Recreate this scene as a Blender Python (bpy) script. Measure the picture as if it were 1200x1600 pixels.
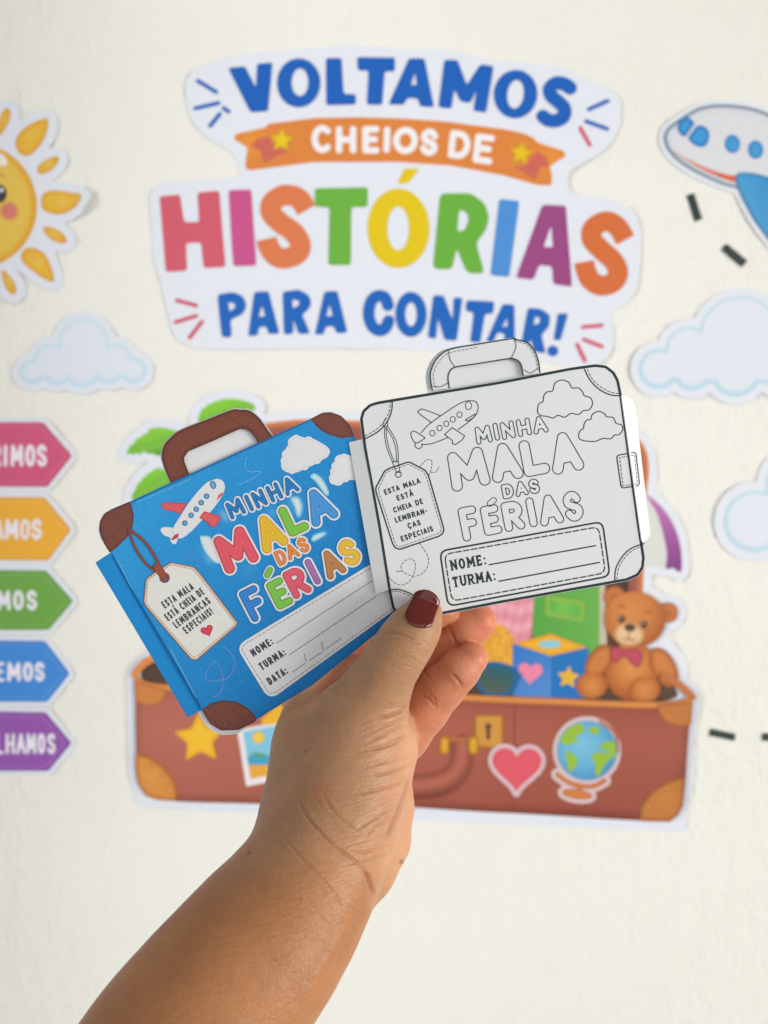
import bpy, math, random
import numpy as np
from mathutils import Vector
random.seed(7); rng = np.random.default_rng(7)
for o in list(bpy.data.objects): bpy.data.objects.remove(o)
SC = bpy.context.scene; COL = SC.collection

# ------------------------------------------------------------------ camera, world, lamps, exposure
CAMZ = 1.30
KPX = 2 * (18 / 26) / 1600          # tangent per photo pixel
WALL_Y = 1.15
cam = bpy.data.cameras.new('camera'); co = bpy.data.objects.new('camera', cam); COL.objects.link(co)
co.location = (0, 0, CAMZ); co.rotation_euler = (math.pi / 2, 0, 0)
cam.sensor_fit = 'VERTICAL'; cam.sensor_height = 36; cam.sensor_width = 27; cam.lens = 26
cam.clip_start = 0.01; cam.clip_end = 60
cam.dof.use_dof = True; cam.dof.focus_distance = 0.332; cam.dof.aperture_fstop = 8.2
SC.camera = co
w = bpy.data.worlds.new('World'); SC.world = w; w.use_nodes = True
bg = w.node_tree.nodes['Background']; bg.inputs[0].default_value = (0.955, 0.985, 1.03, 1); bg.inputs[1].default_value = 0.355
def area(name, loc, target, size, power, colr, spread=180):
    l = bpy.data.lights.new(name, 'AREA'); l.shape = 'RECTANGLE'; l.size, l.size_y = size; l.energy = power; l.color = colr
    l.spread = math.radians(spread)
    o = bpy.data.objects.new(name, l); COL.objects.link(o); o.location = loc
    o.rotation_euler = (Vector(target) - Vector(loc)).to_track_quat('-Z', 'Y').to_euler(); return o
area('side_window_light', (4.4, -1.85, 0.95), (0.0, 0.7, 1.2), (2.4, 2.2), 192, (1.0, 0.955, 0.89))
area('front_fill_light', (0.9, -2.6, 2.1), (0.0, 0.7, 1.2), (2.4, 1.8), 12, (0.98, 0.99, 1.0))  # soft fill added behind the camera to lift the cards, no known window
area('left_wall_fill_light', (-1.6, 0.25, 1.45), (0.3, 1.15, 1.25), (0.3, 2.8), 5.2, (0.98, 0.99, 1.0), 46)  # narrow lamp added at left to brighten the wall, no known fixture
SC.view_settings.view_transform = 'Standard'; SC.view_settings.look = 'None'
SC.view_settings.exposure = 0.06; SC.view_settings.gamma = 1.0; SC.view_settings.use_curve_mapping = False

# ------------------------------------------------------------------ materials
def lin(c):
    c = np.asarray(c, float) / 255.0
    return np.where(c <= 0.04045, c / 12.92, ((c + 0.055) / 1.055) ** 2.4)
def nodes(name):
    m = bpy.data.materials.new(name); m.use_nodes = True
    nt = m.node_tree; return m, nt, nt.nodes['Principled BSDF']
def print_mat(name, rough, grain, gscale, bump=0.0, gloss=0.35):
    m, nt, b = nodes(name); N, L = nt.nodes, nt.links
    at = N.new('ShaderNodeAttribute'); at.attribute_name = 'Col'
    tc = N.new('ShaderNodeTexCoord')
    nz = N.new('ShaderNodeTexNoise'); nz.inputs['Scale'].default_value = gscale; nz.inputs['Detail'].default_value = 3
    L.new(tc.outputs['Object'], nz.inputs['Vector'])
    mr = N.new('ShaderNodeMapRange'); mr.inputs[1].default_value = 0.25; mr.inputs[2].default_value = 0.75
    mr.inputs[3].default_value = 1 - grain; mr.inputs[4].default_value = 1 + grain
    L.new(nz.outputs['Fac'], mr.inputs[0])
    mx = N.new('ShaderNodeVectorMath'); mx.operation = 'SCALE'
    L.new(at.outputs['Color'], mx.inputs[0]); L.new(mr.outputs[0], mx.inputs['Scale'])
    L.new(mx.outputs[0], b.inputs['Base Color'])
    b.inputs['Roughness'].default_value = rough; b.inputs['Specular IOR Level'].default_value = gloss
    if bump:
        n2 = N.new('ShaderNodeTexNoise'); n2.inputs['Scale'].default_value = 14; n2.inputs['Detail'].default_value = 2
        L.new(tc.outputs['Object'], n2.inputs['Vector'])
        bp = N.new('ShaderNodeBump'); bp.inputs['Strength'].default_value = bump; bp.inputs['Distance'].default_value = 0.01
        L.new(n2.outputs['Fac'], bp.inputs['Height']); L.new(bp.outputs[0], b.inputs['Normal'])
    return m
M_POSTER = print_mat('printed_poster_paper', 0.6, 0.015, 60, 0.12)
M_CARD = print_mat('printed_card_stock', 0.62, 0.07, 1500, 0.05, 0.25)
M_PLAIN = print_mat('white_card_stock', 0.7, 0.012, 900, 0.05, 0.2)

def wall_mat():
    m, nt, b = nodes('painted_plaster'); N, L = nt.nodes, nt.links
    tc = N.new('ShaderNodeTexCoord')
    a = N.new('ShaderNodeTexNoise'); a.inputs['Scale'].default_value = 3; a.inputs['Detail'].default_value = 4
    L.new(tc.outputs['Object'], a.inputs['Vector'])
    cr = N.new('ShaderNodeValToRGB'); L.new(a.outputs['Fac'], cr.inputs[0])
    cr.color_ramp.elements[0].position = .3; cr.color_ramp.elements[1].position = .7
    cr.color_ramp.elements[0].color = (*lin((232, 230, 219)), 1); cr.color_ramp.elements[1].color = (*lin((235, 233, 223)), 1)
    L.new(cr.outputs[0], b.inputs['Base Color'])
    mp = N.new('ShaderNodeMapping'); mp.inputs['Scale'].default_value = (1, 1, .55); L.new(tc.outputs['Object'], mp.inputs[0])
    n1 = N.new('ShaderNodeTexNoise'); n1.inputs['Scale'].default_value = 38; n1.inputs['Detail'].default_value = 5; n1.inputs['Roughness'].default_value = .6
    n2 = N.new('ShaderNodeTexNoise'); n2.inputs['Scale'].default_value = 170; n2.inputs['Detail'].default_value = 3
    L.new(mp.outputs[0], n1.inputs['Vector']); L.new(mp.outputs[0], n2.inputs['Vector'])
    ad = N.new('ShaderNodeMath'); ad.operation = 'MULTIPLY_ADD'; ad.inputs[1].default_value = .45
    L.new(n2.outputs['Fac'], ad.inputs[0]); L.new(n1.outputs['Fac'], ad.inputs[2])
    bp = N.new('ShaderNodeBump'); bp.inputs['Strength'].default_value = .9; bp.inputs['Distance'].default_value = .007
    L.new(ad.outputs[0], bp.inputs['Height']); L.new(bp.outputs[0], b.inputs['Normal'])
    b.inputs['Roughness'].default_value = .55; b.inputs['Specular IOR Level'].default_value = .3
    return m
M_WALL = wall_mat()

def skin_mat():
    m, nt, b = nodes('skin'); N, L = nt.nodes, nt.links
    at = N.new('ShaderNodeAttribute'); at.attribute_name = 'Col'
    tc = N.new('ShaderNodeTexCoord')
    n0 = N.new('ShaderNodeTexNoise'); n0.inputs['Scale'].default_value = 42; n0.inputs['Detail'].default_value = 8; n0.inputs['Roughness'].default_value = .72
    L.new(tc.outputs['Object'], n0.inputs['Vector'])
    mr = N.new('ShaderNodeMapRange'); mr.inputs[1].default_value = .3; mr.inputs[2].default_value = .7; mr.inputs[3].default_value = .86; mr.inputs[4].default_value = 1.12
    L.new(n0.outputs['Fac'], mr.inputs[0])
    sc = N.new('ShaderNodeVectorMath'); sc.operation = 'SCALE'; L.new(at.outputs['Color'], sc.inputs[0]); L.new(mr.outputs[0], sc.inputs['Scale'])
    L.new(sc.outputs[0], b.inputs['Base Color'])
    v = N.new('ShaderNodeTexVoronoi'); v.inputs['Scale'].default_value = 760; v.feature = 'DISTANCE_TO_EDGE'
    mp = N.new('ShaderNodeMapping'); mp.inputs['Scale'].default_value = (1.0, 1.0, .6); mp.inputs['Rotation'].default_value = (0, .7, 0)
    nw = N.new('ShaderNodeTexNoise'); nw.inputs['Scale'].default_value = 240; nw.inputs['Detail'].default_value = 2
    L.new(tc.outputs['Object'], mp.inputs[0]); L.new(mp.outputs[0], v.inputs['Vector']); L.new(tc.outputs['Object'], nw.inputs['Vector'])
    cl = N.new('ShaderNodeMath'); cl.operation = 'MINIMUM'; cl.inputs[1].default_value = .16; L.new(v.outputs['Distance'], cl.inputs[0])
    ad = N.new('ShaderNodeMath'); ad.operation = 'MULTIPLY_ADD'; ad.inputs[1].default_value = 1.3
    L.new(cl.outputs[0], ad.inputs[0]); L.new(nw.outputs['Fac'], ad.inputs[2])
    ml = N.new('ShaderNodeMapping'); ml.inputs['Rotation'].default_value = (0, .55, 0); ml.inputs['Scale'].default_value = (1.0, 1.0, 4.5)
    nl = N.new('ShaderNodeTexNoise'); nl.inputs['Scale'].default_value = 170; nl.inputs['Detail'].default_value = 3; nl.inputs['Distortion'].default_value = .4
    L.new(tc.outputs['Object'], ml.inputs[0]); L.new(ml.outputs[0], nl.inputs['Vector'])
    a2 = N.new('ShaderNodeMath'); a2.operation = 'MULTIPLY_ADD'; a2.inputs[1].default_value = 1.3
    L.new(nl.outputs['Fac'], a2.inputs[0]); L.new(ad.outputs[0], a2.inputs[2]); ad = a2
    bp = N.new('ShaderNodeBump'); bp.inputs['Strength'].default_value = .42; bp.inputs['Distance'].default_value = .0006
    L.new(ad.outputs[0], bp.inputs['Height']); L.new(bp.outputs[0], b.inputs['Normal'])
    b.inputs['Roughness'].default_value = .41; b.inputs['Specular IOR Level'].default_value = .4
    b.inputs['Subsurface Weight'].default_value = .14; b.inputs['Subsurface Radius'].default_value = (1.0, .35, .18); b.inputs['Subsurface Scale'].default_value = .006
    return m
M_SKIN = skin_mat()
def nail_mat():
    m, nt, b = nodes('dark_red_polish')
    b.inputs['Base Color'].default_value = (*lin((98, 24, 9)), 1); b.inputs['Roughness'].default_value = .12
    b.inputs['Specular IOR Level'].default_value = .25; b.inputs['Coat Weight'].default_value = .5; b.inputs['Coat Roughness'].default_value = .05
    return m
M_NAIL = nail_mat()

# ------------------------------------------------------------------ planes in space, traced shapes
def P3(px, py, d):
    return np.array([(px - 600) * KPX * d, d, CAMZ + (800 - py) * KPX * d])
class Plane:
    def __init__(s, a, b, c):                      # three (px, py, depth) points
        s.p = P3(*a); n = np.cross(P3(*b) - s.p, P3(*c) - s.p); n /= np.linalg.norm(n)
        if n[1] > 0: n = -n
        s.n = n; s.bow = None
    def at(s, X, Y, lift=0.0):
        D = np.stack([(X - 600) * KPX, np.ones_like(X), (800 - Y) * KPX], -1)
        o = np.array([0, 0, CAMZ]); t = ((s.p - o) @ s.n) / (D @ s.n)
        b = lift if s.bow is None else (lift + s.bow(X, Y))[..., None]
        return o + D * t[..., None] + s.n * b
WP = Plane((0, 0, WALL_Y), (1200, 0, WALL_Y), (0, 1600, WALL_Y))
WP.bow = lambda X, Y: .0010 * (1 + np.sin(X * .031 + 1.3 * np.sin(Y * .017)) * np.cos(Y * .027 + .8 * np.sin(X * .013)))   # glued paper never lies quite flat

class Sh:
    def __init__(s, f, bb): s.f, s.bb = f, bb
def segdist(X, Y, a, b):
    ax, ay = a; dx, dy = b[0] - ax, b[1] - ay; L = dx * dx + dy * dy + 1e-12
    t = np.clip(((X - ax) * dx + (Y - ay) * dy) / L, 0, 1)
    return (X - ax - t * dx) ** 2 + (Y - ay - t * dy) ** 2
def bbox(pts, m=0):
    p = np.asarray(pts, float); return (p[:, 0].min() - m, p[:, 1].min() - m, p[:, 0].max() + m, p[:, 1].max() + m)
def crv(pts, closed=False, n=8):                   # Catmull-Rom
    p = [np.asarray(q, float) for q in pts]; N = len(p); out = []
    for i in range(N if closed else N - 1):
        a, b, c, d = (p[(i - 1) % N], p[i], p[(i + 1) % N], p[(i + 2) % N]) if closed else (p[max(i - 1, 0)], p[i], p[i + 1], p[min(i + 2, N - 1)])
        for k in range(n):
            t = k / n
            out.append(.5 * ((2 * b) + (c - a) * t + (2 * a - 5 * b + 4 * c - d) * t * t + (3 * b - a - 3 * c + d) * t ** 3))
    if not closed: out.append(p[-1])
    return [tuple(q) for q in out]
def rnd(pts, r):                                   # round each corner of a polygon
    p = [np.asarray(q, float) for q in pts]; N = len(p); out = []
    for i in range(N):
        a, b, c = p[i - 1], p[i], p[(i + 1) % N]
        la, lc = np.linalg.norm(a - b), np.linalg.norm(c - b); k1, k2 = min(r, la * .48), min(r, lc * .48)
        s, e = b + (a - b) / (la + 1e-9) * k1, b + (c - b) / (lc + 1e-9) * k2
        for t in (0, .25, .5, .75, 1): out.append(tuple((1 - t) ** 2 * s + 2 * t * (1 - t) * b + t * t * e))
    return out
def poly(pts, r=0, smooth=False):
    if smooth: pts = crv(pts, True, 6)
    if r: pts = rnd(pts, r)
    P = [tuple(map(float, q)) for q in pts]
    def f(X, Y):
        d = np.full(X.shape, 1e9); ins = np.zeros(X.shape, bool)
        for i in range(len(P)):
            a, b = P[i - 1], P[i]; d = np.minimum(d, segdist(X, Y, a, b))
            if a[1] != b[1]:
                ins ^= ((a[1] > Y) != (b[1] > Y)) & (X < (b[0] - a[0]) * (Y - a[1]) / (b[1] - a[1]) + a[0])
        d = np.sqrt(d); return np.where(ins, -d, d)
    return Sh(f, bbox(P))
def stroke(lines, wd):
    if not isinstance(lines[0][0], (tuple, list, np.ndarray)): lines = [lines]
    def f(X, Y):
        d = np.full(X.shape, 1e9)
        for l in lines:
            for i in range(len(l) - 1): d = np.minimum(d, segdist(X, Y, l[i], l[i + 1]))
        return np.sqrt(d) - wd / 2
    return Sh(f, bbox([q for l in lines for q in l], wd / 2 + .5))
def ribbon(pts, wd, r=2):                          # flat-ended band along a curve
    c = np.array(crv(pts, False, 6)); t = np.gradient(c, axis=0); t /= np.linalg.norm(t, axis=1)[:, None]
    n = np.stack([-t[:, 1], t[:, 0]], 1) * wd / 2
    return inter(off(stroke([tuple(q) for q in c], wd), 0), poly(rnd([tuple(q) for q in c + n] + [tuple(q) for q in (c - n)[::-1]], .01)))
def ell(c, rx, ry=None, ang=0):
    ry = rx if ry is None else ry; a = math.radians(ang)
    return poly([(c[0] + rx * math.cos(t) * math.cos(a) - ry * math.sin(t) * math.sin(a), c[1] + rx * math.cos(t) * math.sin(a) + ry * math.sin(t) * math.cos(a)) for t in np.linspace(0, 2 * math.pi, 48, endpoint=False)])
def circ(c, r): return Sh(lambda X, Y: np.hypot(X - c[0], Y - c[1]) - r, (c[0] - r, c[1] - r, c[0] + r, c[1] + r))
def union(*s):
    return Sh(lambda X, Y: np.minimum.reduce([q.f(X, Y) for q in s]), (min(q.bb[0] for q in s), min(q.bb[1] for q in s), max(q.bb[2] for q in s), max(q.bb[3] for q in s)))
def inter(a, b): return Sh(lambda X, Y: np.maximum(a.f(X, Y), b.f(X, Y)), (max(a.bb[0], b.bb[0]), max(a.bb[1], b.bb[1]), min(a.bb[2], b.bb[2]), min(a.bb[3], b.bb[3])))
def sub(a, b): return Sh(lambda X, Y: np.maximum(a.f(X, Y), -b.f(X, Y)), a.bb)
def off(a, d): return Sh(lambda X, Y: a.f(X, Y) - d, (a.bb[0] - d, a.bb[1] - d, a.bb[2] + d, a.bb[3] + d))
def ring(a, lw): return Sh(lambda X, Y: np.abs(a.f(X, Y)) - lw / 2, (a.bb[0] - lw, a.bb[1] - lw, a.bb[2] + lw, a.bb[3] + lw))
def star(c, r, rot=0, k=.48):
    return poly(rnd([(c[0] + (r if i % 2 == 0 else r * k) * math.sin(math.pi * i / 5 + math.radians(rot)), c[1] - (r if i % 2 == 0 else r * k) * math.cos(math.pi * i / 5 + math.radians(rot))) for i in range(10)], r * .12))
def heart(c, s, rot=0):
    pts = []
    for t in np.linspace(0, 2 * math.pi, 40, endpoint=False):
        x = 16 * math.sin(t) ** 3 / 16; y = -(13 * math.cos(t) - 5 * math.cos(2 * t) - 2 * math.cos(3 * t) - math.cos(4 * t)) / 16
        a = math.radians(rot); pts.append((c[0] + s * (x * math.cos(a) - y * math.sin(a)), c[1] + s * (x * math.sin(a) + y * math.cos(a))))
    return poly(pts)
def dash(pts, on, gap):
    out, cur, acc, pen = [], [tuple(pts[0])], 0.0, True
    for i in range(len(pts) - 1):
        a, b = np.asarray(pts[i], float), np.asarray(pts[i + 1], float); L = np.linalg.norm(b - a); pos = 0.0
        while L - pos > 1e-6:
            need = (on if pen else gap) - acc; st = min(need, L - pos); pos += st; acc += st; q = tuple(a + (b - a) * pos / L)
            if pen: cur.append(q)
            if acc >= (on if pen else gap) - 1e-6:
                if pen and len(cur) > 1: out.append(cur)
                pen = not pen; acc = 0.0; cur = [q]
    if pen and len(cur) > 1: out.append(cur)
    return out
# colour functions (photo sRGB): flat, edge-darkened, gradient -- the shading printed in the artwork
def flat(c): return lambda X, Y, D: np.broadcast_to(np.asarray(c, float), X.shape + (3,))
def edge(mid, rim, wd): 
    def f(X, Y, D):
        t = np.clip(-D / wd, 0, 1)[..., None]; t = t * t * (3 - 2 * t); return np.asarray(rim, float) * (1 - t) + np.asarray(mid, float) * t
    return f
def grad(p, q, a, b):
    p, q = np.asarray(p, float), np.asarray(q, float); v = q - p
    def f(X, Y, D):
        t = np.clip(((X - p[0]) * v[0] + (Y - p[1]) * v[1]) / (v @ v), 0, 1)[..., None]; return np.asarray(a, float) * (1 - t) + np.asarray(b, float) * t
    return f
def ball(c, r, hi, mid, rim):
    def f(X, Y, D):
        t = np.clip(np.hypot(X - c[0], Y - c[1]) / r, 0, 1)[..., None]
        m = np.asarray(hi, float) * np.clip(1 - t * 2, 0, 1) + np.asarray(mid, float) * (1 - np.abs(np.clip(t, 0, 1) * 2 - 1)) + np.asarray(rim, float) * np.clip(t * 2 - 1, 0, 1)
        return m
    return f
def blot(fn, spots):                               # printed soft spots: (x, y, r, colour, strength)
    def f(X, Y, D):
        c = np.array(fn(X, Y, D), float)
        for x, y, r, k, s in spots:
            t = (np.exp(-((X - x) ** 2 + (Y - y) ** 2) / (r * r)) * s)[..., None]; c = c * (1 - t) + np.asarray(k, float) * t
        return c
    return f

CASES = {1: ['c0 e0 e3'], 2: ['c1 e1 e0'], 3: ['c0 c1 e1 e3'], 4: ['c2 e2 e1'], 5: ['c0 e0 e1 c2 e2 e3'], 6: ['c1 c2 e2 e0'], 7: ['c0 c1 c2 e2 e3'],
         8: ['c3 e3 e2'], 9: ['c0 e0 e2 c3'], 10: ['c1 e1 e2 c3 e3 e0'], 11: ['c0 c1 e1 e2 c3'], 12: ['c2 c3 e3 e1'], 13: ['c0 e0 e1 c2 c3'], 14: ['c1 c2 c3 e3 e0'], 15: ['c0 c1 c2 c3']}
def new_mesh(name, V, F, mat, parent, cols=None, smooth=False):
    if parent is not None: V = V - np.array(parent['_org'])
    me = bpy.data.meshes.new(name); me.from_pydata(V.tolist(), [], F)
    if cols is not None:
        a = me.color_attributes.new('Col', 'FLOAT_COLOR', 'POINT')
        a.data.foreach_set('color', np.concatenate([cols, np.ones((len(cols), 1))], 1).astype(np.float32).ravel())
    if smooth: me.polygons.foreach_set('use_smooth', np.ones(len(me.polygons), bool))
    me.materials.append(mat); me.update()
    o = bpy.data.objects.new(name, me); COL.objects.link(o)
    if parent is not None:
        root = parent
        while root.parent and root.parent.parent: root = root.parent      # thing > part > sub-part, no deeper
        o.parent = root; o['_org'] = list(parent['_org'])
    return o
def emit(name, sh, colr, plane, lift, parent, step=1.5, mat=None, thick=0.0, bend=None):
    x0, y0, x1, y1 = sh.bb; m = step * 1.5
    xs = np.arange(x0 - m, x1 + m + step, step); ys = np.arange(y0 - m, y1 + m + step, step)
    X, Y = np.meshgrid(xs, ys, indexing='ij'); D = sh.f(X, Y); D = np.where(np.abs(D) < 1e-7, 1e-7, D)
    D[0, :] = np.maximum(D[0, :], 1e-3); D[-1, :] = np.maximum(D[-1, :], 1e-3); D[:, 0] = np.maximum(D[:, 0], 1e-3); D[:, -1] = np.maximum(D[:, -1], 1e-3)
    I = D < 0; nx, ny = X.shape
    cid = np.full((nx, ny), -1); cid[I] = np.arange(I.sum()); n = int(I.sum()); PX, PY, DD = [X[I]], [Y[I]], [D[I]]
    hx = I[:-1] != I[1:]; hid = np.full(hx.shape, -1); hid[hx] = n + np.arange(hx.sum()); n += int(hx.sum())
    t = (D[:-1] / (D[:-1] - D[1:] + 1e-12))[hx]; PX.append(X[:-1][hx] + t * step); PY.append(Y[:-1][hx]); DD.append(np.zeros(len(t)))
    vy = I[:, :-1] != I[:, 1:]; vid = np.full(vy.shape, -1); vid[vy] = n + np.arange(vy.sum()); n += int(vy.sum())
    t = (D[:, :-1] / (D[:, :-1] - D[:, 1:] + 1e-12))[vy]; PX.append(X[:, :-1][vy]); PY.append(Y[:, :-1][vy] + t * step); DD.append(np.zeros(len(t)))
    PX, PY, DD = map(np.concatenate, (PX, PY, DD))
    code = I[:-1, :-1] * 1 + I[1:, :-1] * 2 + I[1:, 1:] * 4 + I[:-1, 1:] * 8
    src = {'c0': cid[:-1, :-1], 'c1': cid[1:, :-1], 'c2': cid[1:, 1:], 'c3': cid[:-1, 1:], 'e0': hid[:, :-1], 'e1': vid[1:, :], 'e2': hid[:, 1:], 'e3': vid[:-1, :]}
    F = []
    for k, polys in CASES.items():
        mk = code == k
        if mk.any():
            for p in polys: F += np.stack([src[s][mk] for s in p.split()], 1)[:, ::1].tolist()
    V = plane.at(PX, PY, lift)
    if bend is not None: V = V + bend(PX, PY)
    cols = (1.42 if mat is M_CARD else 1.34 if mat is M_PLAIN else .95) * lin(np.clip((colr if callable(colr) else flat(colr))(PX, PY, DD), 0, 255))
    cols = np.minimum(cols, .88)
    if thick:
        cnt = {}
        for f in F:
            for i in range(len(f)):
                a, b = f[i], f[(i + 1) % len(f)]
                if (b, a) in cnt: del cnt[(b, a)]
                else: cnt[(a, b)] = 1
        bv = sorted({a for e in cnt for a in e}); mp = {a: len(V) + i for i, a in enumerate(bv)}
        nV = len(V); Vb = V - plane.n * thick                      # full back face too
        F = F + [[q + nV for q in f[::-1]] for f in F] + [[b, a, a + nV, b + nV] for a, b in cnt]
        V = np.concatenate([V, Vb]); cols = np.concatenate([cols, cols])
    return new_mesh(name, V, F, mat or M_POSTER, parent, cols)
def thing(name, label, cat, org, group=None):
    o = bpy.data.objects.new(name, None); COL.objects.link(o); o.empty_display_size = .02
    o.location = org; o['_org'] = list(map(float, org)); o['label'] = label; o['category'] = cat
    if group: o['group'] = group
    return o
def wall_thing(name, label, cat, px, py, group=None): return thing(name, label, cat, WP.at(np.array(float(px)), np.array(float(py)), .0), group)
def zm(ox, oy, s): return lambda pts: [(ox + x / s, oy + y / s) for x, y in pts]

# ------------------------------------------------------------------ stroke alphabet
def arc(cx, cy, rx, ry, a0, a1, n=10): return [(cx + rx * math.cos(math.radians(a0 + (a1 - a0) * i / n)), cy + ry * math.sin(math.radians(a0 + (a1 - a0) * i / n))) for i in range(n + 1)]
_S = crv([(.93, .80), (.74, .96), (.42, 1.0), (.08, .84), (.12, .62), (.5, .5), (.88, .38), (.94, .16), (.62, 0), (.28, .03), (.04, .2)], False, 4)
GL = {'A': [[(0, 0), (.5, 1), (1, 0)], [(.2, .33), (.8, .33)]], 'M': [[(0, 0), (.06, 1), (.5, .28), (.94, 1), (1, 0)]], 'N': [[(0, 0), (0, 1), (1, 0), (1, 1)]],
      'I': [[(.5, 0), (.5, 1)]], 'H': [[(0, 0), (0, 1)], [(1, 0), (1, 1)], [(0, .5), (1, .5)]], 'L': [[(0, 1), (0, 0), (1, 0)]],
      'D': [[(0, 0), (0, 1), (.45, 1)] + arc(.45, .5, .55, .5, 90, -90) + [(0, 0)]], 'S': [_S], 'F': [[(0, 0), (0, 1), (1, 1)], [(0, .52), (.85, .52)]],
      'E': [[(1, 0), (0, 0), (0, 1), (1, 1)], [(0, .52), (.85, .52)]], 'R': [[(0, 0), (0, 1), (.5, 1)] + arc(.5, .74, .5, .26, 90, -90) + [(0, .48)], [(.45, .48), (1, 0)]],
      'P': [[(0, 0), (0, 1), (.5, 1)] + arc(.5, .73, .5, .27, 90, -90) + [(0, .46)]], 'B': [[(0, .53), (.5, .53)] + arc(.5, .765, .42, .235, -90, 90)[0:] + [(0, 1), (0, 0), (.5, 0)] + arc(.5, .265, .5, .265, -90, 90)],
      'O': [arc(.5, .5, .5, .5, 0, 360, 28)], 'C': [arc(.55, .5, .55, .5, 48, 312, 20)], 'T': [[(0, 1), (1, 1)], [(.5, 1), (.5, 0)]], 'U': [[(0, 1), (0, .35)] + arc(.5, .35, .5, .35, 180, 360) + [(1, 1)]],
      '!': [[(.5, 1), (.5, .36)], [(.5, .02), (.5, .0)]], ':': [[(.5, .62), (.5, .6)], [(.5, .06), (.5, .04)]], '-': [[(.1, .45), (.9, .45)]], '/': [[(.3, -.1), (.7, 1)]]}
GL['Á'] = GL['A'] + [[(.45, 1.26), (.66, 1.44)]]; GL['É'] = GL['E'] + [[(.4, 1.3), (.68, 1.5)]]; GL['Ç'] = GL['C'] + [[(.55, 0), (.6, -.13), (.45, -.24)]]
SERIF = {'N': [[(-.12, 0), (.2, 0)], [(-.15, 1), (.1, 1)], [(.8, 1), (1.18, 1)]], 'M': [[(-.14, 0), (.18, 0)], [(.8, 0), (1.14, 0)], [(-.1, 1), (.1, 1)], [(.9, 1), (1.1, 1)]],
         'E': [[(-.14, 0), (.1, 0)], [(-.14, 1), (.1, 1)], [(1, 1), (1, .8)], [(1, 0), (1, .2)]], 'T': [[(.22, 0), (.78, 0)], [(0, 1), (0, .78)], [(1, 1), (1, .78)]],
         'U': [[(-.2, 1), (.2, 1)], [(.8, 1), (1.2, 1)]], 'R': [[(-.14, 0), (.24, 0)], [(-.14, 1), (.1, 1)], [(.9, 0), (1.14, 0)]], 'A': [[(-.16, 0), (.2, 0)], [(.76, 0), (1.16, 0)]]}
WID = {'I': .18, 'M': .82, '!': .18, ':': .2, '-': .4, 'L': .5, 'E': .52, 'F': .5, 'T': .58, 'S': .56, 'É': .52, ' ': .36, '/': .4}
def glyph(ch, c, wd, h, ang, sw, serif=False):
    a = math.radians(ang); u = (math.cos(a), -math.sin(a)); v = (-math.sin(a), -math.cos(a)); W, Hh = max(wd - sw, .01), h - sw
    ls = GL[ch] + (SERIF.get(ch, []) if serif else [])
    return [[(c[0] + u[0] * (x - .5) * W + v[0] * (y - .5) * Hh, c[1] + u[1] * (x - .5) * W + v[1] * (y - .5) * Hh) for x, y in l] for l in ls]
def textline(txt, a, b, h, sw, serif=False, gap=.2):
    """strokes of a line of text whose baseline runs from a to b"""
    a, b = np.asarray(a, float), np.asarray(b, float); L = np.linalg.norm(b - a); u = (b - a) / L; ang = math.degrees(math.atan2(-u[1], u[0])); up = np.array([u[1], -u[0]])
    ws = [WID.get(c, .66) for c in txt]; tot = sum(ws) + gap * (len(txt) - 1); k = L / tot; x = 0; out = []
    for c, wd in zip(txt, ws):
        if c != ' ': out += glyph(c, a + u * (x + wd / 2) * k + up * h / 2, wd * k, h, ang, sw if c not in 'I!:' else sw, serif)
        x += wd + gap
        x = x
    return out

#=SETTING=#
# ------------------------------------------------------------------ wall
def box(name, lo, hi, mat, parent=None):
    x0, y0, z0 = lo; x1, y1, z1 = hi
    V = np.array([(x, y, z) for x in (x0, x1) for y in (y0, y1) for z in (z0, z1)], float)
    return new_mesh(name, V, [[0, 1, 3, 2], [4, 6, 7, 5], [0, 4, 5, 1], [2, 3, 7, 6], [0, 2, 6, 4], [1, 5, 7, 3]], mat, parent)
wl = box('wall', (-3.2, WALL_Y, -0.2), (3.2, WALL_Y + .12, 3.0), M_WALL)
wl['label'] = 'cream painted plaster wall behind the paper cutouts'; wl['category'] = 'wall'

PW = (225, 228, 235)            # poster paper white
LIFT0 = .0013                   # paper face off the wall
def paper(root, sh, step=3, lift=LIFT0, bend=None, name='paper'): return emit(name, sh, PW, WP, lift, root, step, M_POSTER, .0008, bend)
def pr(name, sh, c, root, k=1, step=1.5, bend=None): return emit(name, sh, c, WP, LIFT0 + .0003 * k, root, step, M_POSTER, 0, bend)

# ------------------------------------------------------------------ title
R1 = zm(230, 70, 3.077); R2 = zm(600, 70, 2.927); R3 = zm(220, 270, 3.0); R4 = zm(600, 270, 2.857)
ti = wall_thing('title_cutout', 'big white paper title cutout with blue and rainbow lettering and orange ribbon', 'wall cutout', 600, 320)
outline = [(295, 119), (308, 106), (360, 89.5), (457, 78), (555, 73), (600, 75), (702, 80), (771, 95), (839, 101), (883, 107), (924, 133), (948, 137), (970, 155), (969, 200), (948, 234), (907, 258), (888, 268), (886, 292), (897, 306), (948, 310), (976, 322), (995, 335), (1002, 368), (996, 452), (978, 476), (954, 486), (957, 515), (957, 546), (943, 567), (915, 580), (869, 568), (845, 562), (740, 550), (600, 546), (487, 545), (387, 547), (303, 547), (272, 527), (258, 470), (252, 443), (240, 403), (234, 303), (250, 287), (320, 282), (372, 279), (374, 268), (369, 252), (364, 238), (337, 226), (311, 206), (295, 177), (290, 141)]
paper(ti, poly(rnd(outline, 12)), 3)
BL = (16, 94, 182)
bl = edge(BL, (10, 82, 166), 3)
def letter(sh, c, k=2, halo=True):
    o = pr('letter', sh, c, ti, k)
    return o
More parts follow.
